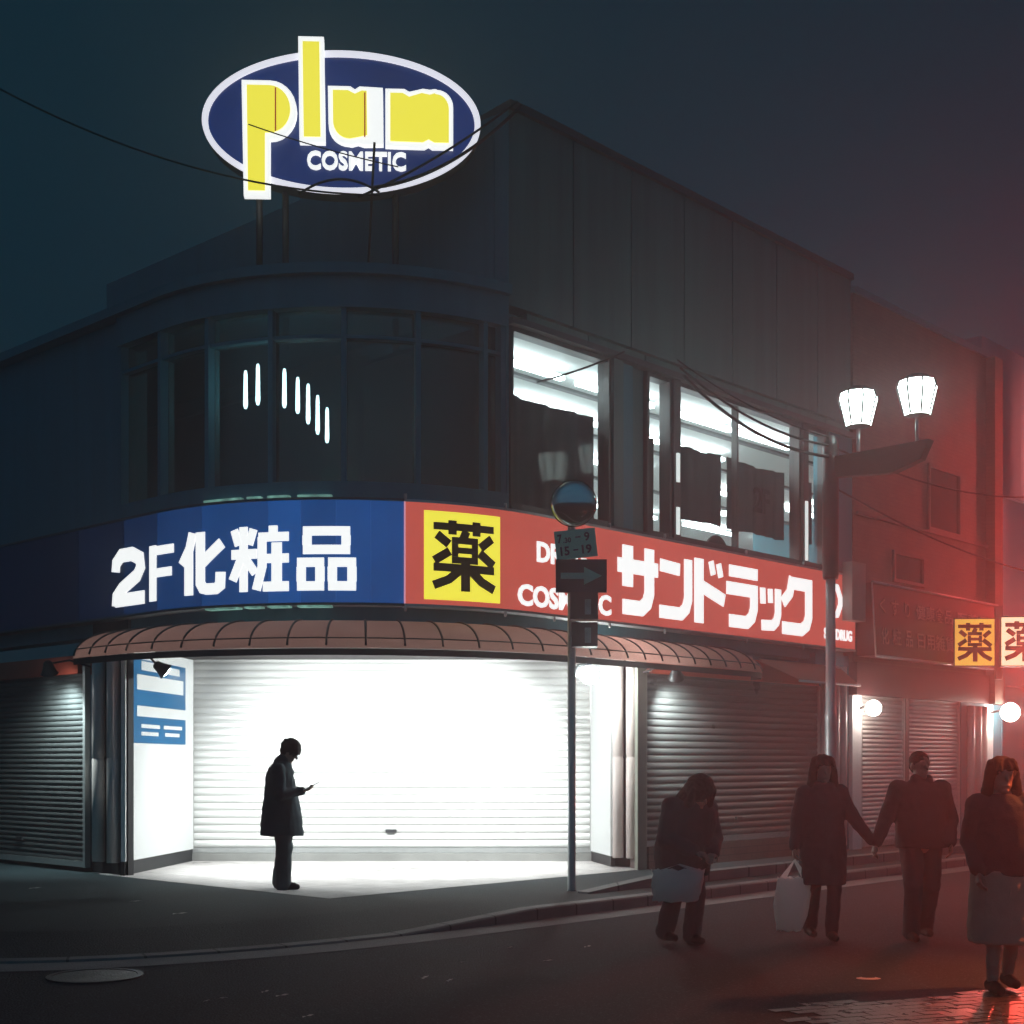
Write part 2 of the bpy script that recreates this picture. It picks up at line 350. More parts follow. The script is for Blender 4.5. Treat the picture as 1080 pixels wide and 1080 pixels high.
# ================================================================== GROUND
def line_offset(pts, d):
    out = []
    for i, p in enumerate(pts):
        a = Vector(pts[max(0, i - 1)]); b = Vector(pts[min(len(pts) - 1, i + 1)]); t = (b - a).normalized()
        out.append(Vector(p) + Vector((-t.y, t.x)) * d)
    return out
kl = [(-17, 21.2), (-10, 14.67), (-6.6, 11.6), (-5.6, 11.0), (-4.6, 10.66), (-3.6, 10.72), (-2.88, 11.06), (-2.1, 11.5), (-1.33, 12.1), (-.6, 12.86), (.19, 13.7), (3.16, 16.9)]
for k in (4, 8, 14, 22): kl.append((3.16 + r2[0] * k, 16.9 + r2[1] * k))
kl = [Vector(p) for p in kl]
def dens(pts, n=6):
    out = []
    for a, b in zip(pts, pts[1:]): out += [a.lerp(b, k / n) for k in range(n)]
    return out + [pts[-1]]
kl = dens(kl, 5)
for _ in range(30): kl = [kl[0]] + [(a + b * 2 + c) / 4 for a, b, c in zip(kl, kl[1:], kl[2:])] + [kl[-1]]
mb = MB(); mb.poly([(-60, -20, -.12), (70, -20, -.12), (70, 80, -.12), (-60, 80, -.12)]); struct(mb, "road", "asphalt")
inn = line_offset(kl, 0.16)
mb = MB(); n = len(inn)
back = Vector((-1.5, 60))
def kerb_h(p):                                                         # dropped at the crossing, full height along the right-hand street
    k = (p.x + 1.0) / 1.2
    return -0.10 + 0.10 * max(0, min(1, k))
in2 = line_offset(kl, 1.1)
mb.grid([[(p.x, p.y, kerb_h(k) + .002), (q.x, q.y, 0)] for k, p, q in zip(kl, inn, in2)], True)
mb.poly([(p.x, p.y, 0) for p in in2] + [(60, 75, 0), (-55, 75, 0), (-55, 30, 0)])
struct(mb, "pavement", "side_asphalt")
mb = MB(); rows = []
for p, q in zip(kl, inn):
    h = kerb_h(p)
    rows.append([(p.x, p.y, -.13), (p.x, p.y, h - .015), (p.x + (q.x - p.x) * .12, p.y + (q.y - p.y) * .12, h), (q.x, q.y, h + .004), (q.x, q.y, -.13)])
al = [0.0]
for p, q in zip(kl, kl[1:]): al.append(al[-1] + (q - p).length)
mb.grid(rows, False, [[(a_, 4.0 + .02 * j) for j in range(5)] for a_ in al]); struct(mb, "kerb", "kerb")
outr = line_offset(kl, -0.42)
mb = MB(); mb.grid([[(p.x, p.y, -.116), (q.x, q.y, -.116)] for p, q in zip(outr, kl)], False); struct(mb, "gutter", "concrete")
# light tiles of the recessed entrance
SHY = 20.3
mb = MB()
tp = [F(-3.95, 0, 0), Vector((AP[0], AP[1], 0)), F(4.75, 0, 0), Vector((1.4, 19.2, 0)), Vector((1.14, SHY + .1, 0)), Vector((-4.68, SHY + .1, 0))]
ang = -TH
mb.poly([(p.x, p.y, .004) for p in tp], [((p.x - AP[0]) * r2[0] + (p.y - AP[1]) * r2[1], (p.x - AP[0]) * l2[0] + (p.y - AP[1]) * l2[1]) for p in tp])
struct(mb, "forecourt_paving", "tiles")
# block-paved crossing strip in the foreground
mb = MB(); o = Vector((2.0, 8.2)); U = Vector((0.93, 0.36)); V = Vector((-0.36, 0.93)); rb = random.Random(3)
for i in range(-8, 12):
    for j in range(-3, 24):
        u = j * .205 + (.1 if i % 2 else 0) - .05; v = i * .105
        if u < -.1 + .12 * math.sin(i * 1.7) or v > .72 + .05 * math.sin(j): continue
        c = o + U * u + V * v; tx, ty = rb.gauss(0, .012), rb.gauss(0, .02); q = []
        for su, sv in ((-1, -1), (1, -1), (1, 1), (-1, 1)):
            e = c + U * (su * .098) + V * (sv * .048); q.append(Vector((e.x, e.y, -.112 + su * .098 * tx + sv * .048 * ty)))
        mb.poly(q); 
        for a, b in zip(q, q[1:] + q[:1]): mb.poly([a, b, b - Vector((0, 0, .02)), a - Vector((0, 0, .02))])
struct(mb, "block_paving", "bricks")
# raised kerb block that starts beside the sign post
mb = MB(); kb = [p for p in line_offset(kl, 0.55) if p.x > 0.75]
rows = []
for i, p in enumerate(kb):
    h = 0.02 + 0.10 * min(1, i / 2.0)
    d = Vector((nr[0], nr[1])) * .0
    q = p - Vector((nr[0], nr[1])) * .16
    rows.append([(p.x, p.y, -.01), (p.x, p.y, h), (q.x, q.y, h + .003), (q.x, q.y, -.01)])
ids = mb.grid(rows, False); mb.face(ids[0]); mb.face(ids[-1][::-1]); struct(mb, "raised_kerb", "kerb")

# ================================================================== SHUTTER BUILDER
def shutter(parent, p0, p1, z0, z1, pitch, m, label, nrm=None):
    p0, p1 = Vector(p0), Vector(p1); d = (p1 - p0).normalized(); nn = Vector((d.y, -d.x))
    mb = MB(); z = z0 + .07; prof = []
    while z < z1:
        for dd, k in ((0, 0), (.002, .07), (.016, .2), (.022, .45), (.018, .72), (.006, .9)): prof.append((dd, z + k * pitch))
        z += pitch
    rows = []
    L = (p1 - p0).length; nseg = max(2, int(L / .5))
    for dd, zz in prof:
        rows.append([(p0 + d * (L * k / nseg) + nn * dd).to_3d() + Vector((0, 0, zz)) for k in range(nseg + 1)])
    mb.grid(rows, False)
    o = mb.build("shutter", m, parent, label)
    b = MB(); c = (p0 + p1) / 2 + nn * .012
    ax = (d.to_3d(), nn.to_3d(), Vector((0, 0, 1)))
    b.box((c.x, c.y, z0 + .04), (L, .05, .075), ax=ax); b.build("bottom_rail", "alu", o)
    k_ = MB(); c = p0.lerp(p1, .5) + nn * .03; k_.box((c.x, c.y, z0 + .32), (.16, .03, .05), ax=ax); k_.build("lock", "darkmetal", o)
    for q, sg in ((p0, -1), (p1, 1)):
        g = MB(); e = q + d * (.03 * sg) + nn * .015; g.box((e.x, e.y, (z0 + z1) / 2), (.06, .08, z1 - z0), ax=ax); g.build("guide_rail", "alu", o)
    return o
xy = lambda s, o=0: F(s, 0, o).xy

# ================================================================== DRUGSTORE BUILDING
B = thing("drugstore_building", "dark two storey corner shop building with rounded corner, lit upstairs windows and closed shutters", "building", (-2, 19, 0))
# ground floor
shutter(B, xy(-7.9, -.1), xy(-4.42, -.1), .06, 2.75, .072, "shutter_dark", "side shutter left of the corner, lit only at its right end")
shutter(B, (-4.68, SHY), (1.14, SHY), .12, 3.0, .109, "shutter", "wide floodlit white shutter at the back of the recessed entrance")
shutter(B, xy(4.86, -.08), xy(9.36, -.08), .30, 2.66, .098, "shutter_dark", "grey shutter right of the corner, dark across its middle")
m = MB(); m.slab(4.84, 9.6, 0, .30, -.3, .02); m.build("plinth", "plinth", B)
m = MB(); m.slab(4.95, 9.34, 2.66, 2.98, -.3, -.02); m.build("shutter_header", "red_fascia", B, "red header above the right shutter")
m = MB(); m.slab(-7.9, -4.5, 2.62, 2.86, -.3, -.02); m.build("shutter_header", "red_fascia", B, "red header above the left shutter")
m = MB(); m.box((-1.77, SHY + .0, .06), (5.9, .16, .12)); m.build("threshold", "concrete", B)
for s0, s1, o1 in ((-4.36, -3.5, -.16), (-12, -7.95, -.05)):
    m = MB(); m.slab(s0, s1, 0, 3.3, -.24, o1); m.build("dark_pier", "black", B)
for s in (-4.08, -3.72):
    q = F(s, 0, -.08); m = MB(); m.lathe((q.x, q.y, .16), [(.085, 0), (.085, 1.32), (.078, 1.33), (.078, 1.35), (.085, 1.36), (.085, 2.8)], 18)
    m.build("pilaster", "pilaster", B)
a = F(-3.5, 0, -.12); b_ = Vector((-4.66, SHY - .06, 0)); d = (b_ - a).normalized(); L = (b_ - a).length; nn = Vector((d.y, -d.x, 0))
m = MB(); m.box((a + d * L / 2 + Vector((0, 0, 1.56)) - nn * .03), (L, .06, 2.76), ax=(d, nn, Vector((0, 0, 1)))); bp = m.build("entrance_panel", "white_panel", B)
m = MB(); m.box((a + d * L / 2 + Vector((0, 0, .09)) - nn * .04), (L, .06, .18), ax=(d, nn, Vector((0, 0, 1)))); m.build("skirting", "black", bp)
PA, PD, PN, PL = a, d, nn, L
a = Vector((1.15, SHY - .06, 0)); b_ = Vector((1.36, 19.12, 0)); d = (b_ - a).normalized(); L = (b_ - a).length; nn = Vector((d.y, -d.x, 0))
m = MB(); m.box((a + d * L / 2 + Vector((0, 0, 1.55)) - nn * .03), (L, .06, 2.8), ax=(d, nn, Vector((0, 0, 1)))); bp = m.build("entrance_panel", "white_panel", B)
m = MB(); m.box((a + d * L / 2 + Vector((0, 0, .075)) - nn * .035), (L, .06, .15), ax=(d, nn, Vector((0, 0, 1)))); m.build("skirting", "black", bp)
m = MB(); m.box((1.70, 19.26, 1.5), (.5, .2, 3.0), R_(-32)); m.build("dark_pier", "black", B)
for q in ((1.455, 18.99), (1.63, 18.885)):
    m = MB(); m.lathe((q[0], q[1], .14), [(.075, 0), (.075, 1.36), (.068, 1.37), (.068, 1.39), (.075, 1.4), (.075, 2.86)], 18); m.build("pilaster", "pilaster", B)
m = MB(); m.slab(4.62, 4.82, 0, 3.0, -.05, .0); m.build("corner_post", mat("corner_post", (0.24, 0.25, 0.2), .5), B)
for s in (9.52, 9.78, 10.02):
    q = F(s, 0, .0); m = MB(); m.lathe((q.x, q.y, .1), [(.085, 0), (.085, 2.9)], 16); m.build("pilaster", "pilaster", B)
m = MB(); m.slab(9.36, 10.42, 0, 3.2, -.4, -.1); m.build("dark_pier", "dark_wall", B)
# soffit over the entrance and the band behind the signs
m = MB()
pts = [F(s, 2.95, -.3) for s in (-4.3, -Q, -2, -1.3, -.6, 0, .6, 1.3, 2, Q, 4.8)] + [Vector((1.9, SHY + .3, 2.95)), Vector((-5.2, SHY + .3, 2.95))]
m.poly(pts); m.poly([p + Vector((0, 0, .1)) for p in pts]); m.build("soffit", "soffit", B)
m = MB(); m.slab(-12, 10.42, 3.1, 4.5, -.5, -.2); m.build("fascia", "dark_wall", B)
m = MB(); m.box((-1.8, SHY + .25, 2), (7.2, .2, 4)); m.build("back_wall", "dark_wall", B)
# upper floor, dark curved corner
m = MB(); m.slab(-12, -3.6, 4.5, 7.12, -.5, -.15); m.slab(-3.6, 2.14, 4.5, 4.72, -.4, -.05); m.slab(-3.6, 2.14, 6.75, 7.12, -.4, -.05); m.build("upper_wall", "dark_wall", B)
m = MB(); m.slab(-12, 2.14, 7.12, 7.24, -.6, .04); m.build("parapet_cap", "dark_wall", B)
for k in range(7):
    s0 = -3.6 + k * .90
    m = MB(); m.slab(s0, s0 + .06, 4.72, 6.75, -.28, -.08); 
    if k == 6: m.slab(2.06, 2.14, 4.72, 6.75, -.28, -.08)
    m.slab(s0 + .06, min(s0 + .90, 2.06), 6.4, 6.44, -.26, -.1)
    w = m.build("window", "dark_wall", B)
    g = MB(); g.slab(s0 + .06, min(s0 + .90, 2.06), 4.72, 6.75, -.2, -.19); g.build("glass_pane", "dark_glass", w)
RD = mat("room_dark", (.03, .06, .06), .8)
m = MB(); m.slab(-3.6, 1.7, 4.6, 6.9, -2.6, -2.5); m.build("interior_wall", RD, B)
m = MB(); m.slab(-1.6, .2, 4.55, 5.35, -2.3, -2.25); m.build("display_board", mat("display_board", (.03, .11, .08), .6), B)
# eight slim tube lights standing in a curve behind the corner glass
tubes = [(259, 391, 431, 16.55), (272, 384, 427, 16.5), (286, 383, 427, 16.5), (300, 389, 430, 16.6), (314, 398, 436, 16.9), (325, 405, 447, 17.2), (335, 417, 458, 17.6), (345, 430, 467, 18.0)]
for x, y0, y1, Y in tubes:
    m = MB(); p0, p1 = at(x, y0, Y), at(x, y1, Y)
    m.tube([p1, p1.lerp(p0, .1), p1.lerp(p0, .9), p0], [.016, .028, .022, .015], 8); m.build("tube_light", "tube", B)
# upper floor, lit street side: cladding and windows
m = MB()
s = 2.16
while s < 10.3:
    e = min(s + 1.2, 10.42)
    m.slab(s + .012, e - .012, 7.02, 9.4, -.3, -.06); 
    m.slab(s + .35, min(s + 1.53, 10.42), 6.86, 6.995, -.3, -.09); s += 1.2
m.build("cladding", "cladding", B)
m = MB(); m.slab(2.16, 10.42, 6.8, 9.38, -.5, -.3); m.slab(2.14, 2.16, 4.5, 9.4, -.6, -.05); m.build("upper_wall", "dark_wall", B)
m = MB(); m.slab(2.14, 10.42, 9.4, 9.5, -.6, .0); m.build("parapet_cap", "frame", B)
m = MB(); m.slab(2.16, 10.42, 4.5, 4.56, -.35, -.0); m.slab(2.16, 10.42, 6.78, 6.86, -.3, .03); m.build("window_rail", "frame", B)
for q in ((4.14, 4.34, 4.56, 6.78, -.3, -.02), (4.62, 4.9, 4.56, 6.78, -.3, -.12)):
    m = MB(); m.slab(*q); m.build("column", "cladding", B)
for q in ((4.34, 4.62, 4.56, 6.78, -.3, -.08), (9.72, 10.42, 4.5, 6.86, -.35, -.04)):
    m = MB(); m.slab(*q); m.build("column", "dark_wall", B)
def window(s0, s1, mids=()):
    m = MB()
    for a, b in ((s0, s0 + .05), (s1 - .05, s1)): m.slab(a, b, 4.56, 6.78, -.24, -.06)
    for q in mids: m.slab(q - .02, q + .02, 4.6, 6.74, -.2, -.1)
    m.slab(s0 + .05, s1 - .05, 4.56, 4.62, -.24, -.07); m.slab(s0 + .05, s1 - .05, 6.72, 6.78, -.24, -.07)
    w = m.build("window", "frame", B)
    g = MB(); g.slab(s0 + .05, s1 - .05, 4.62, 6.72, -.155, -.145); g.build("glass_pane", "glass", w)
window(2.2, 4.13); window(4.91, 5.47); window(5.63, 8.86, (7.16,)); window(9.04, 9.71)
for s, zz in ((5.55, (4.62, 5.0, 5.35, 5.75)), (8.95, (4.62, 5.55))):
    m = MB(); m.slab(s - .075, s + .075, 4.56, 6.78, -.22, -.02); w = m.build("mullion", "frame", B)
    for a, b in zip(zz[::2], zz[1::2]):
        g = MB(); g.slab(s - .035, s + .03, a, b, -.02, .0); g.build("reflection_strip", emis("reflection_strip", (.9, 1, .97), .85), w)  # glowing strips standing in for reflections on the mullion
# room behind the windows
def FL(s, z, o=0.0):
    q = s - Q + RAD
    return Vector((AP[0] + r2[0] * q + nr[0] * o, AP[1] + r2[1] * q + nr[1] * o, z))
cq = [F(2.16, 0, -.3), F(2.57, 0, -.3), F(24, 0, -.3), FL(24, 0, -9.1), FL(2.1, 0, -9.1)]
def prism(mb, pts, z0, z1):
    ids = mb.grid([[Vector((p.x, p.y, z)) for p in pts] for z in (z0, z1)], False, closed=True); mb.face(ids[0][::-1]); mb.face(ids[1])
m = MB(); prism(m, cq, 6.755, 6.80); m.build("ceiling", "room_white", B)
m = MB(); prism(m, cq, 4.40, 4.45); m.build("interior_floor", "room_white", B)
m = MB(); prism(m, [FL(2.1, 0, -9.0), FL(24, 0, -9.0), FL(24, 0, -9.2), FL(2.1, 0, -9.2)], 4.45, 6.755); m.build("interior_wall", "room_white", B)
m = MB(); prism(m, [F(23.9, 0, -.5), F(24, 0, -.5), FL(24, 0, -9.0), FL(23.9, 0, -9.0)], 4.45, 6.755); m.build("interior_wall", "room_white", B)
for o_ in (-1.4, -2.9, -5.0):
    m = MB(); m.slab(2.6, 23.8, 6.715, 6.755, o_ - .05, o_ + .05); m.build("ceiling_beam", "frame", B)
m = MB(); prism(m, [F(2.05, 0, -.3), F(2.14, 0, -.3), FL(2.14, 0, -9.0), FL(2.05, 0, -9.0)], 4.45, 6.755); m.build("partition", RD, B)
m = MB(); prism(m, [F(10.6, 0, -.35), F(23.9, 0, -.35), F(23.9, 0, -.45), F(10.6, 0, -.45)], 4.45, 6.755); m.build("inner_wall", "room_white", B)
for o_ in (-.8, -2.1, -3.8, -6.4):
    for s in ((2.3, 4.0), (4.3, 6.0), (6.25, 8.0), (8.2, 9.7), (11.5, 13.5), (14.5, 16.5), (17.5, 19.5), (20.5, 22.5)):
        if s[0] > 11 and o_ > -3: continue
        m = MB(); m.slab(s[0], s[1], 6.60, 6.66, o_ - .04, o_ + .04); m.build("ceiling_tube", "room_tube", B)
for x, y in ((740, 546), (767, 543), (797, 540), (832, 535), (862, 531)):
    p = at(x, y, (6.70 - 1.46) * 1460 / (803 - y))
    m = MB(); m.lathe((p.x, p.y, 6.70), [(.17, 0), (.2, .05)], 20); m.build("downlight", "downlight", B)
m = MB(); p = F(7.6, 4.64, -.8); m.lathe((p.x, p.y, p.z), [(.30, 0), (.30, .03)], 28, axis=(nr[0], nr[1], 0)); m.build("display_disc", "blackpaint", B)
# floor plate and roof
m = MB(); pts = [F(s, 7.05, -.4) for s in (-12, -Q, -1.3, 0, 1.3, 2.1)] + [Vector((6, 36, 7.05)), Vector((-14, 36, 7.05))]
m.poly(pts); m.build("roof", "dark_wall", B)
m = MB(); prism(m, [F(2.3, 0, -.5), F(2.57, 0, -.5), F(10.4, 0, -.5), FL(10.4, 0, -9), FL(2.3, 0, -9)], 9.2, 9.25); m.build("roof", "dark_wall", B)
m = MB(); prism(m, [F(2.12, 0, -.3), F(2.155, 0, -.3), FL(2.155, 0, -9.2), FL(2.12, 0, -9.2)], 6.85, 9.4); m.build("side_wall", "dark_wall", B)

# banners hanging behind the glass
def banner(s0, s1, zt, zb, label, o_=-.34, seed=1, txt=None):
    rnd = random.Random(seed); ph = rnd.random() * 6; rows = []; n = int((s1 - s0) / .03)
    for k in range(11):
        row = []
        for i in range(n + 1):
            u = i / n; s = s0 + (s1 - s0) * u
            top = zt - .03 * math.sin(math.pi * u) * (1 + .2 * math.sin(7 * u + ph)); bot = zb + .012 * math.sin(9 * u + ph)
            fold = .022 * math.sin(s * 11 + ph) + .012 * math.sin(s * 23 + 2 * ph + k * .08)
            row.append(F(s, top + (bot - top) * k / 10, o_ + fold))
        rows.append(row)
    m = MB(); m.grid(rows, True); o = m.build("window_banner", "curtain"); tag(o, label, "banner", "dark banners behind the upstairs windows")
    if txt:
        t = MB(); text_mesh(t, txt, lambda u, v, w: F(u, v, o_ + .07 + w), *txt_box, 0, .01, .02); t.build("lettering", "blackpaint", o)
    return o
txt_box = (7.83, 8.28, 5.27, 5.66)
banner(2.24, 4.1, 6.05, 4.6, "tall dark banner filling the window nearest the rounded corner", seed=2)
banner(4.94, 5.44, 6.0, 4.6, "narrow dark banner in the slim window right of the column", seed=3)
banner(5.7, 7.1, 6.02, 4.95, "dark banner left of the thin bar in the widest window", seed=4)
banner(7.2, 8.82, 6.02, 4.95, "dark banner lettered 2F in the widest window", seed=5, txt="2F")
banner(9.07, 9.69, 6.0, 4.98, "small dark banner in the last window beside the street lamp", seed=6)

# ================================================================== FASCIA SIGNS
SF = lambda u, v, w: F(u, v, .02 + w)
ZB, ZT = 3.30, 4.49
S = thing("fascia_sign", "backlit blue curved sign reading 2F 化粧品 around the rounded corner", "shop sign", F(-1.4, 3.3, 0))
edges = [-7.6, -4.4, -3.3, -2.55, -1.75, -.85, -.46, -.05, .35, .735]
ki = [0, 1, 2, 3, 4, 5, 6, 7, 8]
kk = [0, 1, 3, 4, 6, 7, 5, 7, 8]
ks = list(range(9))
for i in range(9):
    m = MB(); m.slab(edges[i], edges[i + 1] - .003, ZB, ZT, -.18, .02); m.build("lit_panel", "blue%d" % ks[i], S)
m = MB(); m.slab(-7.6, .735, ZT, ZT + .03, -.18, .035); m.slab(-7.6, .735, ZB - .03, ZB, -.18, .035); m.build("trim", "frame", S)
for s0, s1, z in ((-1.72, -1.2, ZT + .035), (-1.12, -.95, ZT + .035), (-.86, -.6, ZT + .035), (-.5, -.1, ZT + .035), (-1.7, -1.25, ZB - .05), (-1.15, -.95, ZB - .05), (-.86, -.6, ZB - .05), (-.5, -.1, ZB - .05)):
    m = MB(); m.slab(s0, s1, z, z + .025, -.1, .03); m.build("edge_tube", emis("edge_tube", (.35, .75, .62), .35, var=.6, scale=9), S)
cells = [("two", -3.56, -2.83, 3.42, 4.12), ("eff", -2.70, -2.22, 3.42, 4.10), ("ka", -2.08, -1.42, 3.44, 4.18), ("sho", -1.32, -.60, 3.44, 4.20), ("hin", -.50, .18, 3.44, 4.18)]
for g, u0, u1, v0, v1 in cells:
    m = MB(); stroke_mesh(m, G[g], SF, u0, u1, v0, v1, .0, 1.12, .015); m.build("lettering", "white_lit", S)
S2 = thing("fascia_sign", "long backlit red sign reading 薬 サンドラッグ along the street front", "shop sign", F(5, 3.3, 0))
m = MB(); m.slab(.75, 6.72, ZB, ZT, -.18, .02); m.build("lit_panel", "red_lit", S2)
m = MB(); m.slab(6.725, 10.42, ZB, ZT, -.18, .018); m.build("lit_panel", emis("red_lit_right", (0.47, 0.070, 0.052), 1.0, var=.08, scale=.9), S2)
m = MB(); m.slab(.74, 10.42, ZT, ZT + .03, -.18, .03); m.slab(.74, 10.42, ZB - .03, ZB, -.18, .03); m.build("trim", "alu", S2)
m = MB(); m.slab(.735, .75, ZB, ZT, -.18, .03); m.build("trim", emis("trim_pink", (.8, .35, .45), .8), S2)
m = MB(); m.slab(.97, 1.96, 3.36, 4.40, .02, .035); m.build("medicine_panel", "yellow_lit", S2)
m = MB(); stroke_mesh(m, G["yaku"], lambda u, v, w: F(u, v, .035 + w), 1.08, 1.86, 3.47, 4.30, .0, 1.0, .012); m.build("lettering", "blackpaint", S2)
ja = [("sa", 4.16, 5.03, 3.42, 4.33), ("n", 5.07, 5.84, 3.42, 4.33), ("do", 5.89, 6.62, 3.42, 4.33), ("ra", 6.68, 7.53, 3.42, 4.33), ("tsu", 7.56, 8.15, 3.42, 4.08), ("ku", 8.18, 9.07, 3.42, 4.30)]
for g, u0, u1, v0, v1 in ja:
    m = MB(); stroke_mesh(m, G[g], SF, u0, u1, v0, v1, .0, 1.0, .015); m.build("lettering", "white_lit", S2)
m = MB(); text_mesh(m, "DRUG", SF, 2.57, 3.52, 3.92, 4.18, .0, .012, .035); m.build("lettering", "white_lit", S2)
m = MB(); text_mesh(m, "COSMETIC", SF, 2.24, 4.02, 3.36, 3.63, .0, .012, .035); m.build("lettering", "white_lit", S2)
m = MB(); text_mesh(m, "SUNDRUG", SF, 9.42, 10.30, 3.42, 3.60, .0, .012, .035); m.build("lettering", "white_lit", S2)
m = MB(); stroke_mesh(m, [([(.2, .0), (.2, 1)], .3), ([(.2, .9), (.7, .85), (.9, .6), (.9, .4), (.7, .15), (.2, .1)], .25)], SF, 9.5, 9.97, 3.75, 4.35, 0, 1, .012); m.build("emblem", "white_lit", S2)
for s in (.75, 2.05, 2.9, 4.0, 5.2, 7.2, 8.8):
    for z, dz in ((ZT + .03, .06), (ZB - .09, .06)):
        m = MB(); q = F(s, z, .02); m.lathe(q, [(.012, 0), (.02, .02), (.018, dz)], 10); m.build("clip", "alu", S2)

# ================================================================== AWNING
AW = thing("awning", "brown barrel awning with dark ribs curving round the corner above the entrance", "awning", F(0, 2.7, .3))
def aprof(s, o_sc=.72):
    k = 1.0
    if s > 6.3: k = math.sqrt(max(0, 1 - ((s - 6.3) / .72) ** 2))
    return k
def apt(s, a, add=0.0):
    k = aprof(s); return F(s, 2.72 + (.37 * k + add) * math.cos(a), (.72 * (.25 + .75 * k) + add) * math.sin(a) - .02)
ss = [-3.34 + i * .12 for i in range(int(10.34 / .12) + 1)] + [7.015]
m = MB(); m.grid([[apt(s, R_(a)) + Vector((0, 0, .012 * math.sin((s * 17.45)) * 0)) for a in range(0, 91, 10)] for s in ss], True); m.build("canopy", "awning", AW)
m = MB(); m.grid([[F(s, 2.715, .72 * (.25 + .75 * aprof(s)) - .02), F(s, 2.64, .72 * (.25 + .75 * aprof(s)) - .025)] for s in ss], False); m.build("valance", "black", AW)
s = -3.32
while s < 6.95:
    m = MB(); m.tube([apt(s, R_(a), .006) for a in range(4, 91, 9)], .013, 6); m.build("rib", "black", AW); s += .36
m = MB(); m.tube([apt(s, R_(72), .004) for s in ss[:-3]], .008, 6); m.build("seam_bar", "black", AW)
AW2 = thing("side_awning", "small sloping awning with a white front rod right of the grey shutter", "awning", F(8.6, 2.8, .2))
m = MB(); m.poly([F(7.55, 3.0, .0), F(9.9, 3.0, .0), F(9.55, 2.68, .55), F(7.85, 2.68, .55)]); m.poly([F(7.55, 2.97, .0), F(9.9, 2.97, .0), F(9.55, 2.66, .55), F(7.85, 2.66, .55)]); m.build("canopy", "awning", AW2)
m = MB(); m.tube([F(7.8, 2.655, .56), F(9.6, 2.655, .56)], .018, 8); m.build("rod", "white_panel", AW2)

# ================================================================== POSTER
pm = plane_map(PA + PN * .0 , PD, (0, 0, 1))
T = thing("poster", "blue printed poster with white shapes on the white entrance panel", "poster", PA + PD * (PL / 2) + Vector((0, 0, 1.75)))
m = MB(); c = PA + PD * (PL * .44) + Vector((0, 0, 2.25)) + PN * .006; m.box(c, (PL * .84, .008, 1.1), ax=(PD, PN, Vector((0, 0, 1)))); m.build("sheet", "poster_blue", T)
pmap = lambda u, v, w: PA + PD * u + Vector((0, 0, v)) + PN * (.011 + w)
m = MB()
for (u0, u1, v, h) in ((.35, 2.05, 2.40, .20), (.35, 2.15, 2.05, .14), (.5, 1.15, 1.90, .05), (1.3, 2.0, 1.90, .05), (.5, 1.1, 1.80, .05), (1.35, 1.9, 1.80, .05), (.5, 1.2, 2.66, .12), (1.4, 1.9, 2.66, .1)):
    u0 *= PL * .4; u1 *= PL * .4
    stroke_mesh(m, [([(0, .5), (1, .5)], 1.0)], pmap, u0, u1, v, v + h, 0, 1, .003)
m.build("print", "white_panel", T)

# ================================================================== FLOODLIGHTS
def floodlight(pos, aim, label, power, spot=120, col=(.93, 1, 1), base=None, size=1.0):
    pos = Vector(pos); d = (Vector(aim) - pos).normalized()
    t = thing("floodlight", label, "floodlight", pos, "floodlights over the shutters")
    m = MB(); m.lathe(pos - d * .16 * size, [(.03, 0), (.055, .02), (.07, .08), (.105, .17), (.115, .175)], 18, axis=d); m.build("housing", "darkmetal", t)
    m = MB(); m.lathe(pos + d * .012, [(.098, 0), (.06, .02)], 18, axis=d); m.build("lens", "flood_lens", t)
    m = MB(); b = base if base is not None else pos - d * .3; m.tube([pos - d * .12 * size, (pos - d * .2 * size + Vector(b)) / 2 + Vector((0, 0, .03)), b], .014, 6); m.build("bracket", "darkmetal", t)
    lamp('SPOT', "floodlight_beam", pos + d * .06, power, col, t, aim, spot, .9, .07)
    return t
floodlight((.86, 18.55, 2.66), (-2.0, 19.5, .5), "floodlight at the right end of the entrance awning, aimed at the white shutter", 1500, 140, base=(1.3, 19.0, 2.8))
floodlight((-4.45, 17.75, 2.62), (-1.6, 19.3, .4), "floodlight above the blue poster, aimed at the white shutter", 1300, 140, base=(-4.75, 17.9, 2.85))
floodlight(F(5.0, 2.60, .36), F(5.7, 1.7, -.1), "dark floodlight at the left end of the grey shutter", 420, 96, (.9, 1, .96), F(4.75, 2.66, .0))
floodlight(F(-4.58, 2.62, .34), F(-5.0, 1.4, -.1), "dark floodlight at the right end of the far left shutter", 360, 120, (.8, 1, 1), F(-4.3, 2.7, -.1))

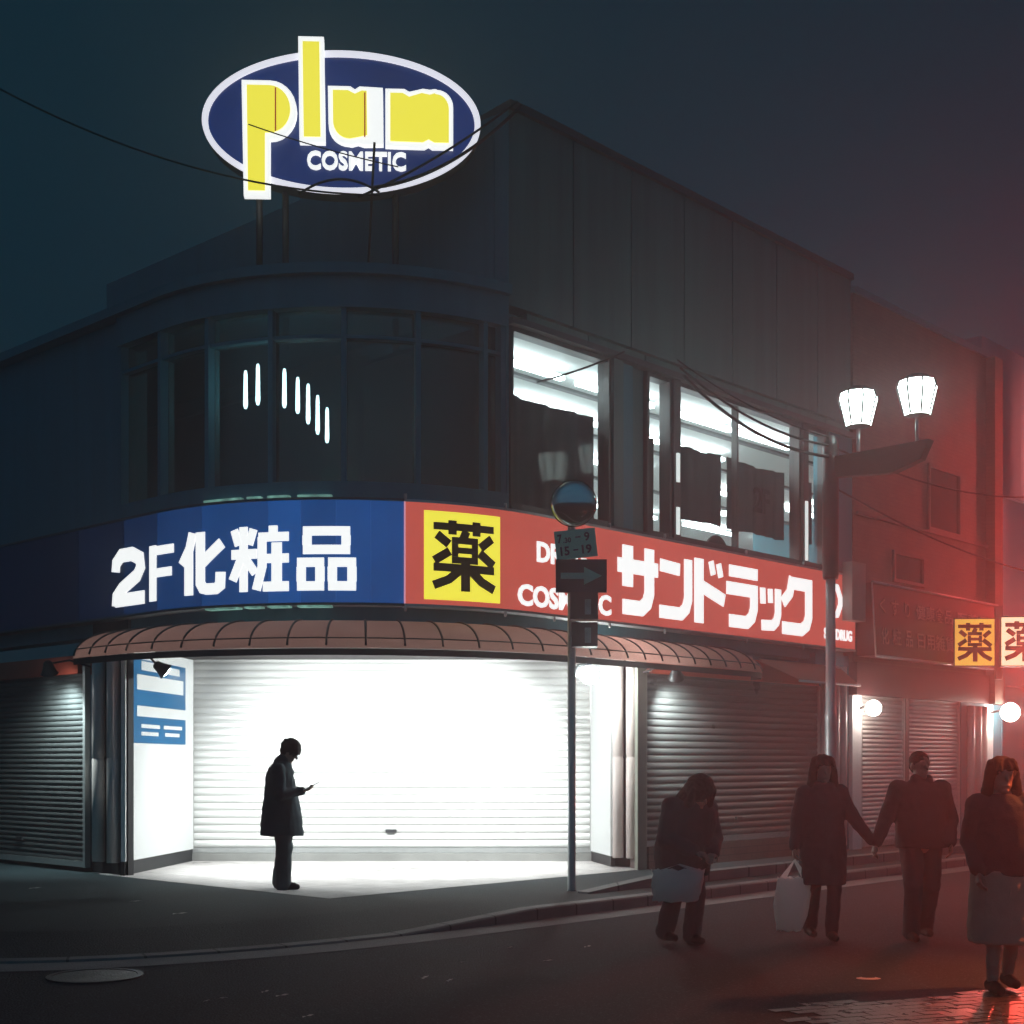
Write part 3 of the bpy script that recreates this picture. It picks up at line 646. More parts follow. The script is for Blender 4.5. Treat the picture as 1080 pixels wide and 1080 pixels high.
# ================================================================== TILED BUILDING TO THE RIGHT
T2 = thing("tiled_building", "brown tiled building with dark sign and two shutters right of the drugstore", "building", F(13, 0, -2))
m = MB(); m.slab(10.42, 16.2, 3.1, 9.2, -.5, -.02); m.build("wall", "tilewall", T2)
m = MB(); m.slab(10.42, 16.2, 2.56, 3.1, -.5, .05); m.build("fascia", "sign_dead", T2)
m = MB(); m.slab(16.2, 16.22, 0, 9.2, -.6, .0); m.slab(10.42, 16.2, 9.2, 9.3, -.6, .03); m.build("side_wall", "dark_wall", T2)
m = MB(); m.slab(10.5, 15.5, 5.55, 5.60, -.02, .03); m.build("string_course", "frame", T2)
m = MB(); m.slab(15.5, 15.85, 2.56, 9.2, -.02, .16); m.build("column", "tilewall", T2)
for s0, s1, z0, z1 in ((13.05, 14.35, 5.6, 6.8), (11.75, 12.9, 4.55, 5.1)):
    m = MB()
    m.slab(s0, s1, z0, z0 + .06, -.02, .03); m.slab(s0, s1, z1 - .06, z1, -.02, .03); m.slab(s0, s0 + .06, z0 + .06, z1 - .06, -.02, .03); m.slab(s1 - .06, s1, z0 + .06, z1 - .06, -.02, .03)
    w = m.build("window", "frame", T2); g = MB(); g.slab(s0 + .06, s1 - .06, z0 + .06, z1 - .06, -.02, -.008); g.build("glass_pane", mat("night_glass", (.012, .014, .018), .12, .2), w)
shutter(T2, xy(10.78, -.1), xy(12.26, -.1), .02, 2.56, .076, "shutter", "left shutter of the tiled building, beside the lit wall lamp")
shutter(T2, xy(12.42, -.1), xy(14.4, -.1), .02, 2.56, .076, "shutter", "right shutter of the tiled building, behind the walking couple")
for s0, s1, mm in ((10.42, 10.72, "white_panel"), (12.28, 12.40, "frame"), (14.44, 15.42, "dark_wall"), (15.45, 15.85, "white_panel"), (15.87, 16.2, "dark_wall")):
    m = MB(); m.slab(s0, s1, 0, 2.56, -.4, -.03); m.build("pier", mm, T2)
for s in (14.75, 15.05, 15.3):
    q = F(s, 0, .03); m = MB(); m.lathe((q.x, q.y, .1), [(.07, 0), (.07, 2.4)], 14); m.build("pilaster", "pilaster", T2)
# dark side-street block beyond
N = thing("neighbour_building", "unlit dark building beyond the tiled building at the right edge", "building", F(18, 0, -3))
m = MB(); m.slab(16.6, 26, 0, 10, -6, -.6); m.build("wall", "dark_wall", N)
m = MB(); m.slab(16.6, 26, 3.0, 3.2, -.6, -.3); m.build("ledge", "dark_wall", N)
# its long unlit sign
D = thing("dark_sign", "long unlit maroon sign with faint Japanese lettering above the tiled building's shutters", "shop sign", F(13, 3.2, .2))
m = MB(); Ds = (10.5, 15.35)
dm = lambda u, v, w: F(u, v, .34 - (v - 3.2) * .06 + w)
m.grid([[F(Ds[0], 3.2, .0), dm(Ds[0], 3.2, 0), dm(Ds[0], 4.4, 0), F(Ds[0], 4.4, .0)], [F(Ds[1], 3.2, .0), dm(Ds[1], 3.2, 0), dm(Ds[1], 4.4, 0), F(Ds[1], 4.4, .0)]], False)
m.poly([F(Ds[0], 3.2, 0), dm(Ds[0], 3.2, 0), dm(Ds[0], 4.4, 0), F(Ds[0], 4.4, 0)]); m.poly([F(Ds[1], 3.2, 0), dm(Ds[1], 3.2, 0), dm(Ds[1], 4.4, 0), F(Ds[1], 4.4, 0)]); m.build("face", "sign_dead", D)
m = MB(); m.tube([dm(Ds[0], 4.41, .01), dm(Ds[1], 4.41, .01)], .022, 6); m.tube([dm(Ds[0], 3.19, .01), dm(Ds[1], 3.19, .01)], .022, 6); m.tube([dm(Ds[0], 3.2, .01), dm(Ds[0], 4.4, .01)], .015, 6); m.build("trim", "alu", D)
for t, u0, u1, v0, v1 in (("く", 10.72, 10.92, 3.92, 4.16), ("す", 11.12, 11.38, 3.9, 4.16), ("り", 11.6, 11.78, 3.9, 4.16), ("健康食品", 12.0, 13.4, 3.9, 4.16), ("医薬品", 13.6, 14.9, 3.9, 4.16),
                          ("化", 10.72, 10.98, 3.4, 3.68), ("粧", 11.12, 11.4, 3.4, 3.68), ("品", 11.56, 11.82, 3.4, 3.68), ("日用雑貨", 12.0, 13.4, 3.4, 3.68)):
    m = MB(); text_mesh(m, t, dm, u0, u1, v0, v1, .004, .01, .012); m.build("lettering", "sign_dead_text", D)
m = MB(); m.slab(10.0, 10.44, 3.75, 4.7, .02, .2); tag(m.build("utility_box", mat("box_grey", (.30, .28, .26), .6), None), "pale grey box on the wall between the red sign and the maroon sign", "utility box")

# ================================================================== PROJECTING MEDICINE SIGNS
def medicine_sign(x0, x1, y0, y1, Y, mface, label, tilt=.0):
    p = at(x0, y1, Y); q = at(x1, y1, Y - .15); t = at(x0, y0, Y); w = (q - p).length; h = t.z - p.z
    U = (q - p).normalized(); N_ = U.cross(Vector((0, 0, 1)))
    T = thing("medicine_sign", label, "shop sign", p, "lit medicine signs over the pavement")
    c = p + U * (w / 2) + Vector((0, 0, h / 2)) - N_ * (-.0)
    m = MB(); m.box(c - N_ * .08, (w, .15, h), ax=(U, N_, Vector((0, 0, 1)))); m.build("case", "frame", T)
    m = MB(); m.box(c, (w - .04, .02, h - .04), ax=(U, N_, Vector((0, 0, 1)))); m.build("lit_face", mface, T)
    mp = lambda u, v, ww: c + U * (u - w / 2) + Vector((0, 0, v - h / 2)) + N_ * (.011 + ww)
    m = MB(); stroke_mesh(m, G["yaku"], mp, .1 * w, .9 * w, .1 * h, .9 * h, 0, 1, .008); m.build("lettering", mat("letter_brown", (.05, .012, .008), .5), T)
    return T
medicine_sign(1006, 1050, 652, 703, 24.6, "amber_lit", "yellow lit box sign with the medicine character, in front of the maroon sign")
medicine_sign(1055, 1106, 650, 703, 24.2, "cream_lit", "pale lit box sign with the medicine character, cut by the photo's right edge")
p = at(1052.5, 716, 24.5); 
m = MB(); m.box((p.x, p.y, 1.46 + (803 - 678) / 1460 * 24.5), (.10, .10, 1.3)); tag(m.build("sign_bracket", mat("bracket", (.3, .2, .17), .5, metal=.3)), "upright metal bracket between the two lit medicine signs", "bracket")

# ================================================================== WALL LAMPS
def wall_lamp(s, z, o, label, power, rad=.17):
    p = F(s, z, o); t = thing("wall_lamp", label, "wall lamp", p, "round lamps by the tiled building's shutters")
    m = MB(); prof = [(rad * math.sin(R_(a)), -rad * math.cos(R_(a))) for a in range(6, 175, 12)]; m.lathe(p, prof, 20); m.build("globe", "globe", t)
    m = MB(); m.tube([F(s, z, -.03), F(s, z + .05, o * .6), p + Vector((0, 0, rad * .95))], .022, 8); m.build("bracket", "darkmetal", t)
    return t
BL = thing("bulkhead_lamp", "round lamp glaring at the right end of the entrance awning, behind the sign post", "wall lamp", (1.16, 18.9, 2.62))
q = Vector((1.02, 18.25, 2.60)); m = MB(); m.lathe(q, [(.12 * math.sin(R_(a)), -.12 * math.cos(R_(a))) for a in range(6, 175, 12)], 20); m.build("globe", emis("bulkhead_glow", (.92, 1.0, .98), 200.0), BL)
m = MB(); m.tube([q + Vector((0, 0, .11)), q + Vector((.05, .25, .2)), Vector((1.3, 19.1, 2.8))], .018, 8); m.build("arm", "darkmetal", BL)
wall_lamp(10.66, 2.34, .22, "round white wall lamp left of the tiled building's shutters", 1, .13)
wall_lamp(15.75, 2.40, .35, "round white wall lamp at the right end of the tiled building", 1, .18)

# ================================================================== ROOF SIGN
RS = thing("roof_sign", "lit oval sign reading plum COSMETIC on the roof of the corner", "roof sign", at(361, 205, 16.5))
rz = R_(-4)
U = Vector((math.cos(rz), -math.sin(rz) * -1, 0)); U = Vector((math.cos(R_(4)), math.sin(R_(4)), 0)); V = Vector((0, 0, 1))
Cn = at(361, 130, 16.5); k = 16.5 / (1460 * 3.086)
N_ = U.cross(V)
mpl = lambda x, y, w: Cn + U * ((x - 528) * k) + V * ((308 - y + (x - 528) * .012) * k) + N_ * w
def disc(mb, rx, ry, w0, w1, n=72, holes=None):
    rows = [[mpl(528 + rx * math.cos(2 * math.pi * i / n), 308 + ry * math.sin(2 * math.pi * i / n), w) for i in range(n)] for w in (w0, w1)]
    ids = mb.grid(rows, False, closed=True); mb.face(ids[0][::-1]); mb.face(ids[1])
m = MB(); disc(m, 447, 229, -.25, -.006); m.build("case", "darkmetal", RS)
m = MB(); disc(m, 434, 217, -.006, 0.0); m.build("face", "navy_lit", RS)
m = MB(); n = 96; rows = []
for ra, rb, w in ((450, 232, 0.0), (450, 232, .04), (431, 214, .04), (431, 214, 0.0)):
    rows.append([mpl(528 + ra * math.cos(2 * math.pi * i / n), 308 + rb * math.sin(2 * math.pi * i / n), w) for i in range(n)])
m.grid(rows, False, closed=True); m.build("rim", emis("rim_lit", (.86, .86, .95), 1.0), RS)
def outline(pts, w0, w1, name, mm):
    m = MB(); ids = m.grid([[mpl(x, y, w0) for x, y in pts], [mpl(x, y, w1) for x, y in pts]], False, closed=True); m.face(ids[1]); m.face(ids[0][::-1]); return m.build(name, mm, RS)
def arc(cx, cy, rx, ry, a0, a1, n=14): return [(cx + rx * math.cos(R_(a0 + (a1 - a0) * i / n)), cy + ry * math.sin(R_(a0 + (a1 - a0) * i / n))) for i in range(n + 1)]
shapes = {
 "p": ([(207, 187)] + [(298, 187)] + arc(298, 281, 85, 94, -90, 90) + [(298, 372), (298, 560), (214, 560)], [(224, 204), (295, 204)] + arc(295, 280, 68, 76, -90, 90) + [(282, 356), (282, 543), (228, 543)]),
 "l": ([(388, 43), (470, 43), (475, 383), (392, 383)], [(402, 60), (456, 60), (460, 367), (406, 367)]),
 "u": ([(483, 200), (555, 200), (570, 210), (585, 200), (660, 203), (662, 386), (600, 388), (580, 382), (560, 388)] + arc(550, 320, 65, 66, 90, 180, 8), [(499, 215), (548, 215), (570, 226), (592, 215), (608, 216), (610, 358), (575, 366), (555, 370)] + arc(552, 316, 52, 54, 90, 180, 8)),
 "m": ([(668, 205), (730, 205), (745, 214), (790, 203), (812, 206), (830, 203)] + arc(836, 262, 52, 56, -90, 0, 8) + [(888, 392), (820, 392), (808, 384), (795, 392), (668, 390)], [(684, 220), (724, 220), (745, 232), (786, 219), (812, 224), (828, 219)] + arc(832, 270, 42, 48, -90, 0, 8) + [(874, 378), (826, 378), (808, 368), (790, 378), (684, 376)]),
}
for nm, (wo_, yi) in shapes.items():
    L_ = outline(wo_, .002, .10 if nm != "l" else .106, "letter", "white_lit")
    f_ = outline(yi, .08, .118, "letter_fill", "yellow_lit"); f_.parent = L_; f_.matrix_parent_inverse = Matrix.Translation(RS.location).inverted() @ Matrix.Identity(4); f_.matrix_parent_inverse = Matrix.Identity(4)
for x, y0, y1 in ((316, 212, 352), (602, 222, 366)):
    m = MB(); stroke_mesh(m, [([(0, 0), (0, 1)], 1.0)], lambda u, v, w: mpl(u, v, .119 + w), x, x + 5, y0, y1, 0, 1, .003); m.build("red_line", emis("red_line", (.45, .10, .02), .8), RS)
m = MB(); text_mesh(m, "COSMETIC", lambda u, v, w: mpl(u, -v, .002 + w), 415, 735, -463, -404, 0, .05, .022); m.build("lettering", "white_lit", RS)
m = MB()
for x, y1 in ((255, 560), (340, 700), (700, 700)):
    m.tube([mpl(x, 400, -.2), mpl(x, y1 + 330, -.2)], .04, 8)
m.tube([mpl(255, 760, -.2), mpl(720, 760, -.2)], .03, 8)
m.build("support_frame", "darkmetal", RS)

# ================================================================== STREET LAMP
lp = Vector((4.35, 18.9, 0)); an = Vector((nr[0], nr[1], 0))
SL = thing("street_lamp", "street lamp with two bright glass lanterns on a tall pole at the kerb", "street lamp", lp)
m = MB(); m.lathe(lp, [(.11, 0), (.11, .3), (.078, .34), (.078, 2.0), (.082, 2.02), (.082, 2.1), (.07, 2.12), (.066, 3.95)], 16); m.build("pole", "galv", SL, "pale grey lower pole")
m = MB(); m.lathe(lp, [(.10, 3.95), (.11, 4.0), (.11, 5.75), (.07, 5.9)], 16); m.build("pole_sleeve", "darkmetal", SL)
m = MB(); c = lp + an * .85 + Vector((0, 0, 5.4))
pr = [(-.75, .20), (.62, .22), (.50, -.02), (.1, -.14), (-.75, -.08)]
ids = m.grid([[c + an * u + Vector((r2[0], r2[1], 0)) * w + Vector((0, 0, v)) for u, v in pr] for w in (-.07, .07)], False, closed=True); m.face(ids[0][::-1]); m.face(ids[1]); m.build("bracket_panel", "black", SL)
for d in (.42, 1.27):
    q = lp + an * d
    m = MB(); m.tube([q + Vector((0, 0, 5.6)), q + Vector((0, 0, 5.98))], .028, 8); st = m.build("stem", "galv", SL)
    m = MB(); m.lathe(q + Vector((0, 0, 5.97)), [(.17, 0), (.26, .36), (.235, .44)], 8, smooth=False); ln = m.build("lantern", "lantern", SL)
    m = MB()
    for k in range(8):
        a_ = 2 * math.pi * k / 8; u_ = Vector((1, 0, 0)).cross(Vector((0, 0, 1))); e_ = lambda rr, h: q + Vector((0, 0, 5.97 + h)) + (Vector((0, 0, 1)).cross(Vector((1, 0, 0))) * math.cos(a_) + Vector((0, 0, 1)).cross(Vector((0, 0, 1)).cross(Vector((1, 0, 0)))) * math.sin(a_)) * rr
        m.tube([e_(.172, 0), e_(.263, .36), e_(.237, .44)], .014, 5)
    m.build("lantern_frame", "darkmetal", ln)
    m = MB(); m.lathe(q + Vector((0, 0, 6.412)), [(.235, 0), (.16, .04), (.13, .075), (.05, .09)], 8, smooth=False); cp = m.build("lantern_cap", "darkmetal", SL)
    m = MB(); m.lathe(q + Vector((0, 0, 5.935)), [(.06, 0), (.175, .03)], 8, smooth=False); m.build("lantern_base", "darkmetal", SL)

# ================================================================== SIGN POST WITH MIRROR
sp = Vector((.672, 15.6, 0))
SP = thing("sign_post", "thin metal post with a round mirror, a hours plate and an arrow sign", "sign post", sp)
m = MB(); m.lathe(sp, [(.05, 0), (.046, .02), (.046, 4.15)], 14); m.build("post", "galv", SP)
m = MB(); q = at(605, 531, 15.5); ax_ = Vector((-.10, -1, -.18)).normalized()
m.lathe(q, [(.252 * math.cos(R_(a)), .11 * math.sin(R_(a))) for a in (0, 10, 20, 30, 40, 50, 60, 70, 80, 88)], 36, axis=ax_); mi = m.build("mirror", "mirror", SP)
m = MB(); m.lathe(q - ax_ * .06, [(.22, 0), (.258, .03), (.262, .058), (.252, .062)], 36, axis=ax_); m.build("mirror_rim", "darkmetal", SP)
m = MB(); m.tube([sp + Vector((0, .0, 4.1)), q - ax_ * .05], .02, 8); m.build("mirror_arm", "darkmetal", SP)
pmap2 = plane_map(at(585.5, 591, 15.48), (1, 0, .105), (-.02, 0, 1))
m = MB(); c = pmap2(.235, .16, -.006); m.box(c, (.46, .012, .32), ax=(Vector((1, 0, .105)).normalized(), Vector((0, 1, 0)), Vector((-.105, 0, 1)).normalized())); pl = m.build("hours_plate", "plate_green", SP)
m = MB()
pm3 = plane_map(pmap2(0, 0, .004), (1, 0, .105), (-.105, 0, 1))
for t, u0, u1, v0, v1 in (("7", .05, .10, .18, .28), (".", .112, .124, .18, .195), ("30", .13, .20, .18, .24), ("-", .25, .31, .225, .24), ("9", .35, .41, .18, .28), ("15", .07, .17, .04, .14), ("-", .215, .27, .085, .10), ("19", .31, .42, .04, .14)):
    text_mesh(m, t, pm3, u0, u1, v0, v1, 0, .003, .03)
m.build("lettering", "blackpaint", pl)
m = MB(); c = at(613, 607.5, 15.46); m.box(c, (.57, .03, .37)); ap = m.build("arrow_plate", "plate_navy", SP)
m = MB(); aw = [(-.23, -.035), (.03, -.035), (.03, -.1), (.23, 0), (.03, .1), (.03, .035), (-.23, .035)]
ids = m.grid([[c + Vector((x, -w, z)) for x, z in aw] for w in (.016, .019)], False, closed=True); m.face(ids[1]); m.build("arrow", "arrow_green", ap)
m = MB(); c = at(615.5, 640, 15.5); m.box(c, (.31, .26, .30)); m.build("signal_box", "darkmetal", SP)
m = MB(); c = at(616, 670, 15.5); m.box(c, (.29, .24, .27)); bx2 = m.build("signal_box", "darkmetal", SP)
for y in (640, 670):
    m = MB(); c = at(620, y, 15.35); m.box(c, (.07, .012, .17)); m.build("signal_window", mat("signal_window", (.25, .4, .4), .1, .6, 9), SP)

# ================================================================== CABLES
def cable(a, b, sag, rad, label, mid=None):
    a, b = Vector(a), Vector(b); pts = []
    for i in range(25):
        t = i / 24; p = a.lerp(b, t); p.z -= sag * 4 * t * (1 - t); pts.append(p)
    m = MB(); m.tube(pts, rad, 6); return tag(m.build("cable", "cable"), label, "cable", "overhead cables")
cable(F(2.35, 6.05, .25), F(4.2, 6.85, .1), .03, .014, "short black cable slanting across the window nearest the rounded corner")
cable(F(5.1, 6.78, .35), lp + Vector((-.05, -.1, 5.75)), .18, .017, "upper black cable along the top of the lit windows")
cable(F(5.1, 6.66, .40), lp + Vector((-.05, -.1, 5.6)), .22, .022, "thick lower black cable sagging across the widest window")
cable(F(5.1, 6.9, .30), lp + Vector((-.05, -.1, 5.86)), .12, .010, "thinnest black cable just under the window heads")
cable(lp + Vector((.05, 0, 5.75)), at(1130, 520, 24), .3, .014, "upper cable from the street lamp to the right edge")
cable(lp + Vector((.05, 0, 5.2)), at(1130, 612, 25), .2, .014, "lower cable from the street lamp along the tiled wall")
cable(F(2.3, 9.46, .02), at(392, 198, 15.6), .20, .022, "thick cable crossing the right side of the oval roof sign")
cable(F(2.25, 9.5, .0), at(378, 208, 15.6), .08, .016, "thin upper cable crossing the last letters of the oval sign")
cable(at(395, 150, 15.6), at(388, 290, 16.2), .0, .016, "cable dropping from the oval sign to the roof edge")
cable(at(-60, 60, 15.0), at(400, 206, 15.6), .35, .011, "cable crossing the lower left of the oval roof sign")
cable(at(262, 131, 15.6), at(420, 176, 15.6), .03, .007, "hair thin wire slanting across the first letter of the oval sign")
cable(at(315, 205, 15.6), at(400, 203, 15.6), -.16, .014, "arched cable along the bottom rim of the oval sign")

# ================================================================== FIGURES
def caps(P, a, ra, b, rb, seg=14):
    a, b = Vector(a), Vector(b); d = (b - a).normalized(); L = (b - a).length
    prof = []
    for t in (-80, -50, -20): prof.append((ra * math.cos(R_(t)), ra * math.sin(R_(t))))
    for t in (20, 50, 80): prof.append((rb * math.cos(R_(t)), L + rb * math.sin(R_(t))))
    P.lathe(a, prof, seg, axis=d)
def chain(P, pts):
    for (a, ra), (b, rb) in zip(pts, pts[1:]): caps(P, a, ra, b, rb)
def ell(P, c, rx, ry, rz, rot=None):
    c = Vector(c); rot = rot or Matrix.Identity(3); rows = []
    for i in range(1, 12):
        th = math.pi * i / 12; rows.append([c + rot @ Vector((rx * math.sin(th) * math.cos(2 * math.pi * k / 18), ry * math.sin(th) * math.sin(2 * math.pi * k / 18), -rz * math.cos(th))) for k in range(18)])
    ids = P.grid(rows, True, closed=True); P.face(ids[0][::-1]); P.face(ids[-1])
def loft(P, rings, seg=24):
    rows = [[Vector((cx + rx * math.cos(2 * math.pi * k / seg), cy + ry * math.sin(2 * math.pi * k / seg), z)) for k in range(seg)] for z, cx, cy, rx, ry in rings]
    ids = P.grid(rows, True, closed=True); P.face(ids[0][::-1]); P.face(ids[-1])
def blob(P, name, m, parent, vox=.008, wrinkle=0.0, wsc=.12, smooth=4):
    o = P.build(name, m)
    md = o.modifiers.new("r", 'REMESH'); md.mode = 'VOXEL'; md.voxel_size = vox
    sm = o.modifiers.new("s", 'SMOOTH'); sm.iterations = smooth; sm.factor = .5
    if wrinkle:
        tx = bpy.data.textures.get("folds") or bpy.data.textures.new("folds", 'CLOUDS'); tx.noise_scale = wsc; tx.noise_depth = 1
        ds = o.modifiers.new("d", 'DISPLACE'); ds.texture = tx; ds.strength = wrinkle; ds.mid_level = .5
    dg = bpy.context.evaluated_depsgraph_get(); dg.update()
    me = bpy.data.meshes.new_from_object(o.evaluated_get(dg)); old = o.data
    o.modifiers.clear(); o.data = me; bpy.data.meshes.remove(old)
    me.polygons.foreach_set("use_smooth", [True] * len(me.polygons))
    o.parent = parent
    return o
def hand(P, wrist, d, palm_n, curl=.5, L=.18, thumb=1):
    """palm, four bent fingers of different length and a thumb leaving the side of the palm"""
    w = Vector(wrist); d = Vector(d).normalized(); n = Vector(palm_n); n = (n - d * n.dot(d)).normalized(); s = d.cross(n) * thumb
    pe = w + d * .085
    for k in (-1, 0, 1): caps(P, w + s * .012 * k + d * .01, .017, pe + s * .024 * k, .014)
    for k, ln in ((-1.5, .062), (-.5, .075), (.5, .08), (1.5, .07)):
        b = pe + s * .0185 * k - d * .005; d1 = (d + n * curl * .6).normalized(); m1 = b + d1 * ln * .5
        d2 = (d + n * curl * 1.8).normalized(); caps(P, b, .0095, m1, .0085); caps(P, m1, .0085, m1 + d2 * ln * .5, .0075)
    tb = w + d * .03 + s * .026; t1 = tb + (d * .6 + s * .7 + n * .3).normalized() * .04; t2 = t1 + (d * .9 + n * .5 + s * .1).normalized() * .035
    caps(P, tb, .0125, t1, .0105); caps(P, t1, .0105, t2, .0085)
def head(P, c, rot):
    c = Vector(c); q = lambda x, y, z: c + rot @ Vector((x, y, z))
    ell(P, q(0, -.005, .02), .076, .095, .10, rot); ell(P, q(0, .02, -.045), .058, .065, .072, rot)
    caps(P, q(0, .085, .01), .010, q(0, .108, -.018), .015)
    caps(P, q(-.02, .083, -.058), .009, q(.02, .083, -.058), .009); ell(P, q(0, .07, -.095), .025, .022, .02, rot)
    for s in (-1, 1):
        ell(P, q(.078 * s, -.005, -.01), .012, .022, .034, rot); ell(P, q(.032 * s, .078, .02), .016, .012, .010, rot); caps(P, q(.018 * s, .088, .038), .007, q(.05 * s, .078, .038), .006)
def person(loc, face, label, J, hand_cfg, hair, top, bottom, mats, shoes=True):
    """J: joint positions in the figure's own frame (+y is forward)"""
    t = bpy.data.objects.new("person", None); COL.objects.link(t); t.location = loc; t.rotation_euler = (0, 0, face); tag(t, label, "person", None)
    b = MB(); hr = J["hrot"]; head(b, J["head"], hr)
    caps(b, J["neck"], .056, Vector(J["head"]) + hr @ Vector((0, -.02, -.05)), .052)
    chain(b, [(J["pelvis"], .13), (J["belly"], .125), (J["chest"], .14), (J["neck"], .07)])
    for s in "LR":
        sg = -1 if s == "L" else 1
        caps(b, J["chest"], .11, J["sh" + s], .06)
        chain(b, [(J["sh" + s], .052), (J["el" + s], .040), (J["wr" + s], .027)])
        d, n, cu, th = hand_cfg[s]; hand(b, J["wr" + s], d, n, cu, thumb=th)
        chain(b, [(Vector(J["pelvis"]) + Vector((.09 * sg, 0, 0)), .095), (J["kn" + s], .058), (J["an" + s], .040)])
        a = Vector(J["an" + s]); caps(b, a + Vector((0, -.04, -.045)), .038, a + Vector((0, .13, -.055)), .03)
    blob(b, "body", mats["skin"], t, .007, smooth=3)
    h = MB(); hair(h, Vector(J["head"]), hr); blob(h, "hair", M["hair"], t, .009, .012, .03, 2)
    c = MB(); top(c, J); blob(c, mats["top_name"], mats["top"], t, .011, .022, .11, 3)
    c = MB(); bottom(c, J); blob(c, mats["bot_name"], mats["bot"], t, .011, .018, .10, 3)
    if shoes:
        for s in "LR":
            a = Vector(J["an" + s]); c = MB(); yaw = J.get("toe" + s, 0); f = Vector((math.sin(yaw), math.cos(yaw), 0))
            z = a.z - .095
            caps(c, Vector((a.x, a.y, a.z - .05)) - f * .04, .045, Vector((a.x, a.y, z + .04)) + f * .06, .046); caps(c, Vector((a.x, a.y, z + .042)) + f * .04, .046, Vector((a.x, a.y, z + .034)) + f * .155, .034)
            blob(c, "shoe", M["shoe"], t, .009, smooth=2)
    return t
def rx(a): return Matrix.Rotation(R_(a), 3, 'X')
def short_hair(h, c, rot):
    q = lambda x, y, z: c + rot @ Vector((x, y, z))
    ell(h, q(0, -.020, .050), .104, .122, .112, rot); ell(h, q(0, -.055, .0), .08, .065, .08, rot)
    for x in (-.06, -.03, 0, .03, .06): caps(h, q(x, .03, .105), .032, q(x * 1.2, .088, .040), .018)
    rn = random.Random(4)
    for k in range(16):
        a_, e_ = rn.uniform(0, 6.28), rn.uniform(.2, 1.2); v_ = Vector((math.cos(a_) * math.cos(e_) * .10, math.sin(a_) * math.cos(e_) * .118 - .02, math.sin(e_) * .108 + .05))
        caps(h, c + rot @ (v_ * .85), .02, c + rot @ (v_ * 1.08 + Vector((0, 0, -.014))), .009)
    for s in (-1, 1): caps(h, q(.075 * s, .02, .04), .022, q(.082 * s, .03, -.005), .012)
def long_hair(h, c, rot, l=.22):
    q = lambda x, y, z: c + rot @ Vector((x, y, z))
    ell(h, q(0, -.02, .045), .098, .108, .10, rot)
    for s in (-1, 1):
        chain(h, [(q(.065 * s, -.01, .08), .045), (q(.092 * s, -.005, -.04), .042), (q(.10 * s, -.005, -.04 - l * .6), .044), (q(.088 * s, .005, -.02 - l), .028)])
    chain(h, [(q(0, -.07, .03), .07), (q(0, -.085, -.1), .075), (q(0, -.085, -.04 - l), .06)])
    for x in (-.05, -.02, .03, .055): caps(h, q(x, .05, .11), .024, q(x * 1.4, .098, .05), .012)
def crop_hair(h, c, rot):
    q = lambda x, y, z: c + rot @ Vector((x, y, z))
    ell(h, q(0, -.016, .04), .083, .099, .088, rot); ell(h, q(0, -.055, -.01), .07, .055, .07, rot)
def sleeves(c, J, k=1.0):
    for s in "LR":
        caps(c, J["chest"], .13, J["sh" + s], .085 * k)
        chain(c, [(J["sh" + s], .086 * k), (J["el" + s], .068 * k), (Vector(J["el" + s]).lerp(Vector(J["wr" + s]), .95), .052 * k)])
def legs(c, J, r=(.11, .088, .082), drop=.0):
    for s in "LR":
        sg = -1 if s == "L" else 1
        chain(c, [(Vector(J["pelvis"]) + Vector((.085 * sg, 0, 0)), r[0]), (J["kn" + s], r[1]), (Vector(J["an" + s]) + Vector((0, -.005, -.02)), r[2])])
DK = dict(skin=M["skin"], top=M["cloth"], top_name="coat", bot=M["cloth"], bot_name="trousers")
DN = (0, 0, -1)
# --- man looking at his phone, in profile facing right
J = dict(pelvis=(0, 0, .90), belly=(0, -.01, 1.08), chest=(0, -.03, 1.26), neck=(0, .0, 1.44), head=(0, .085, 1.56), hrot=rx(-34),
         shL=(-.18, -.02, 1.36), elL=(-.22, .01, 1.10), wrL=(-.12, .21, 1.12), shR=(.18, -.02, 1.36), elR=(.22, .01, 1.08), wrR=(.09, .22, 1.115),
         knL=(-.10, .01, .49), anL=(-.10, -.04, .095), knR=(.10, .03, .49), anR=(.11, .03, .095))
def top1(c, J):
    loft(c, [(.61, 0, -.005, .235, .25), (.80, 0, -.01, .225, .235), (.98, 0, -.015, .21, .205), (1.12, 0, -.025, .205, .182), (1.28, 0, -.03, .205, .165), (1.38, 0, -.02, .185, .135), (1.45, 0, -.005, .10, .095)])
    sleeves(c, J); caps(c, (0, -.02, 1.44), .085, (0, .01, 1.475), .075)
    for s in (-1, 1): caps(c, (.05 * s, .10, 1.33), .035, (.045 * s, .045, 1.47), .03)
person((-2.62, 15.8, .004), R_(-90), "man in a long dark coat standing on the lit paving looking at a phone", J,
       dict(L=((.35, .9, .15), (0, .1, 1), .7, -1), R=((-.25, .9, .2), (0, .2, 1), .8, 1)), short_hair, top1, lambda c, J: legs(c, J, (.115, .10, .098)), DK)
ph = MB(); pr_ = Matrix.Rotation(R_(-90), 3, 'Z'); pc = Vector((-2.62, 15.8, 0)) + pr_ @ Vector((-.01, .345, 1.185))
ph.box(pc, (.155, .075, .009), ax=((pr_ @ Vector((0, .88, .45))).normalized(), pr_ @ Vector((1, 0, 0)), (pr_ @ Vector((0, -.45, .88))).normalized()))
P_ = ph.build("phone", "shoe"); tag(P_, "dark mobile phone held in the hands of the man on the lit paving", "phone")
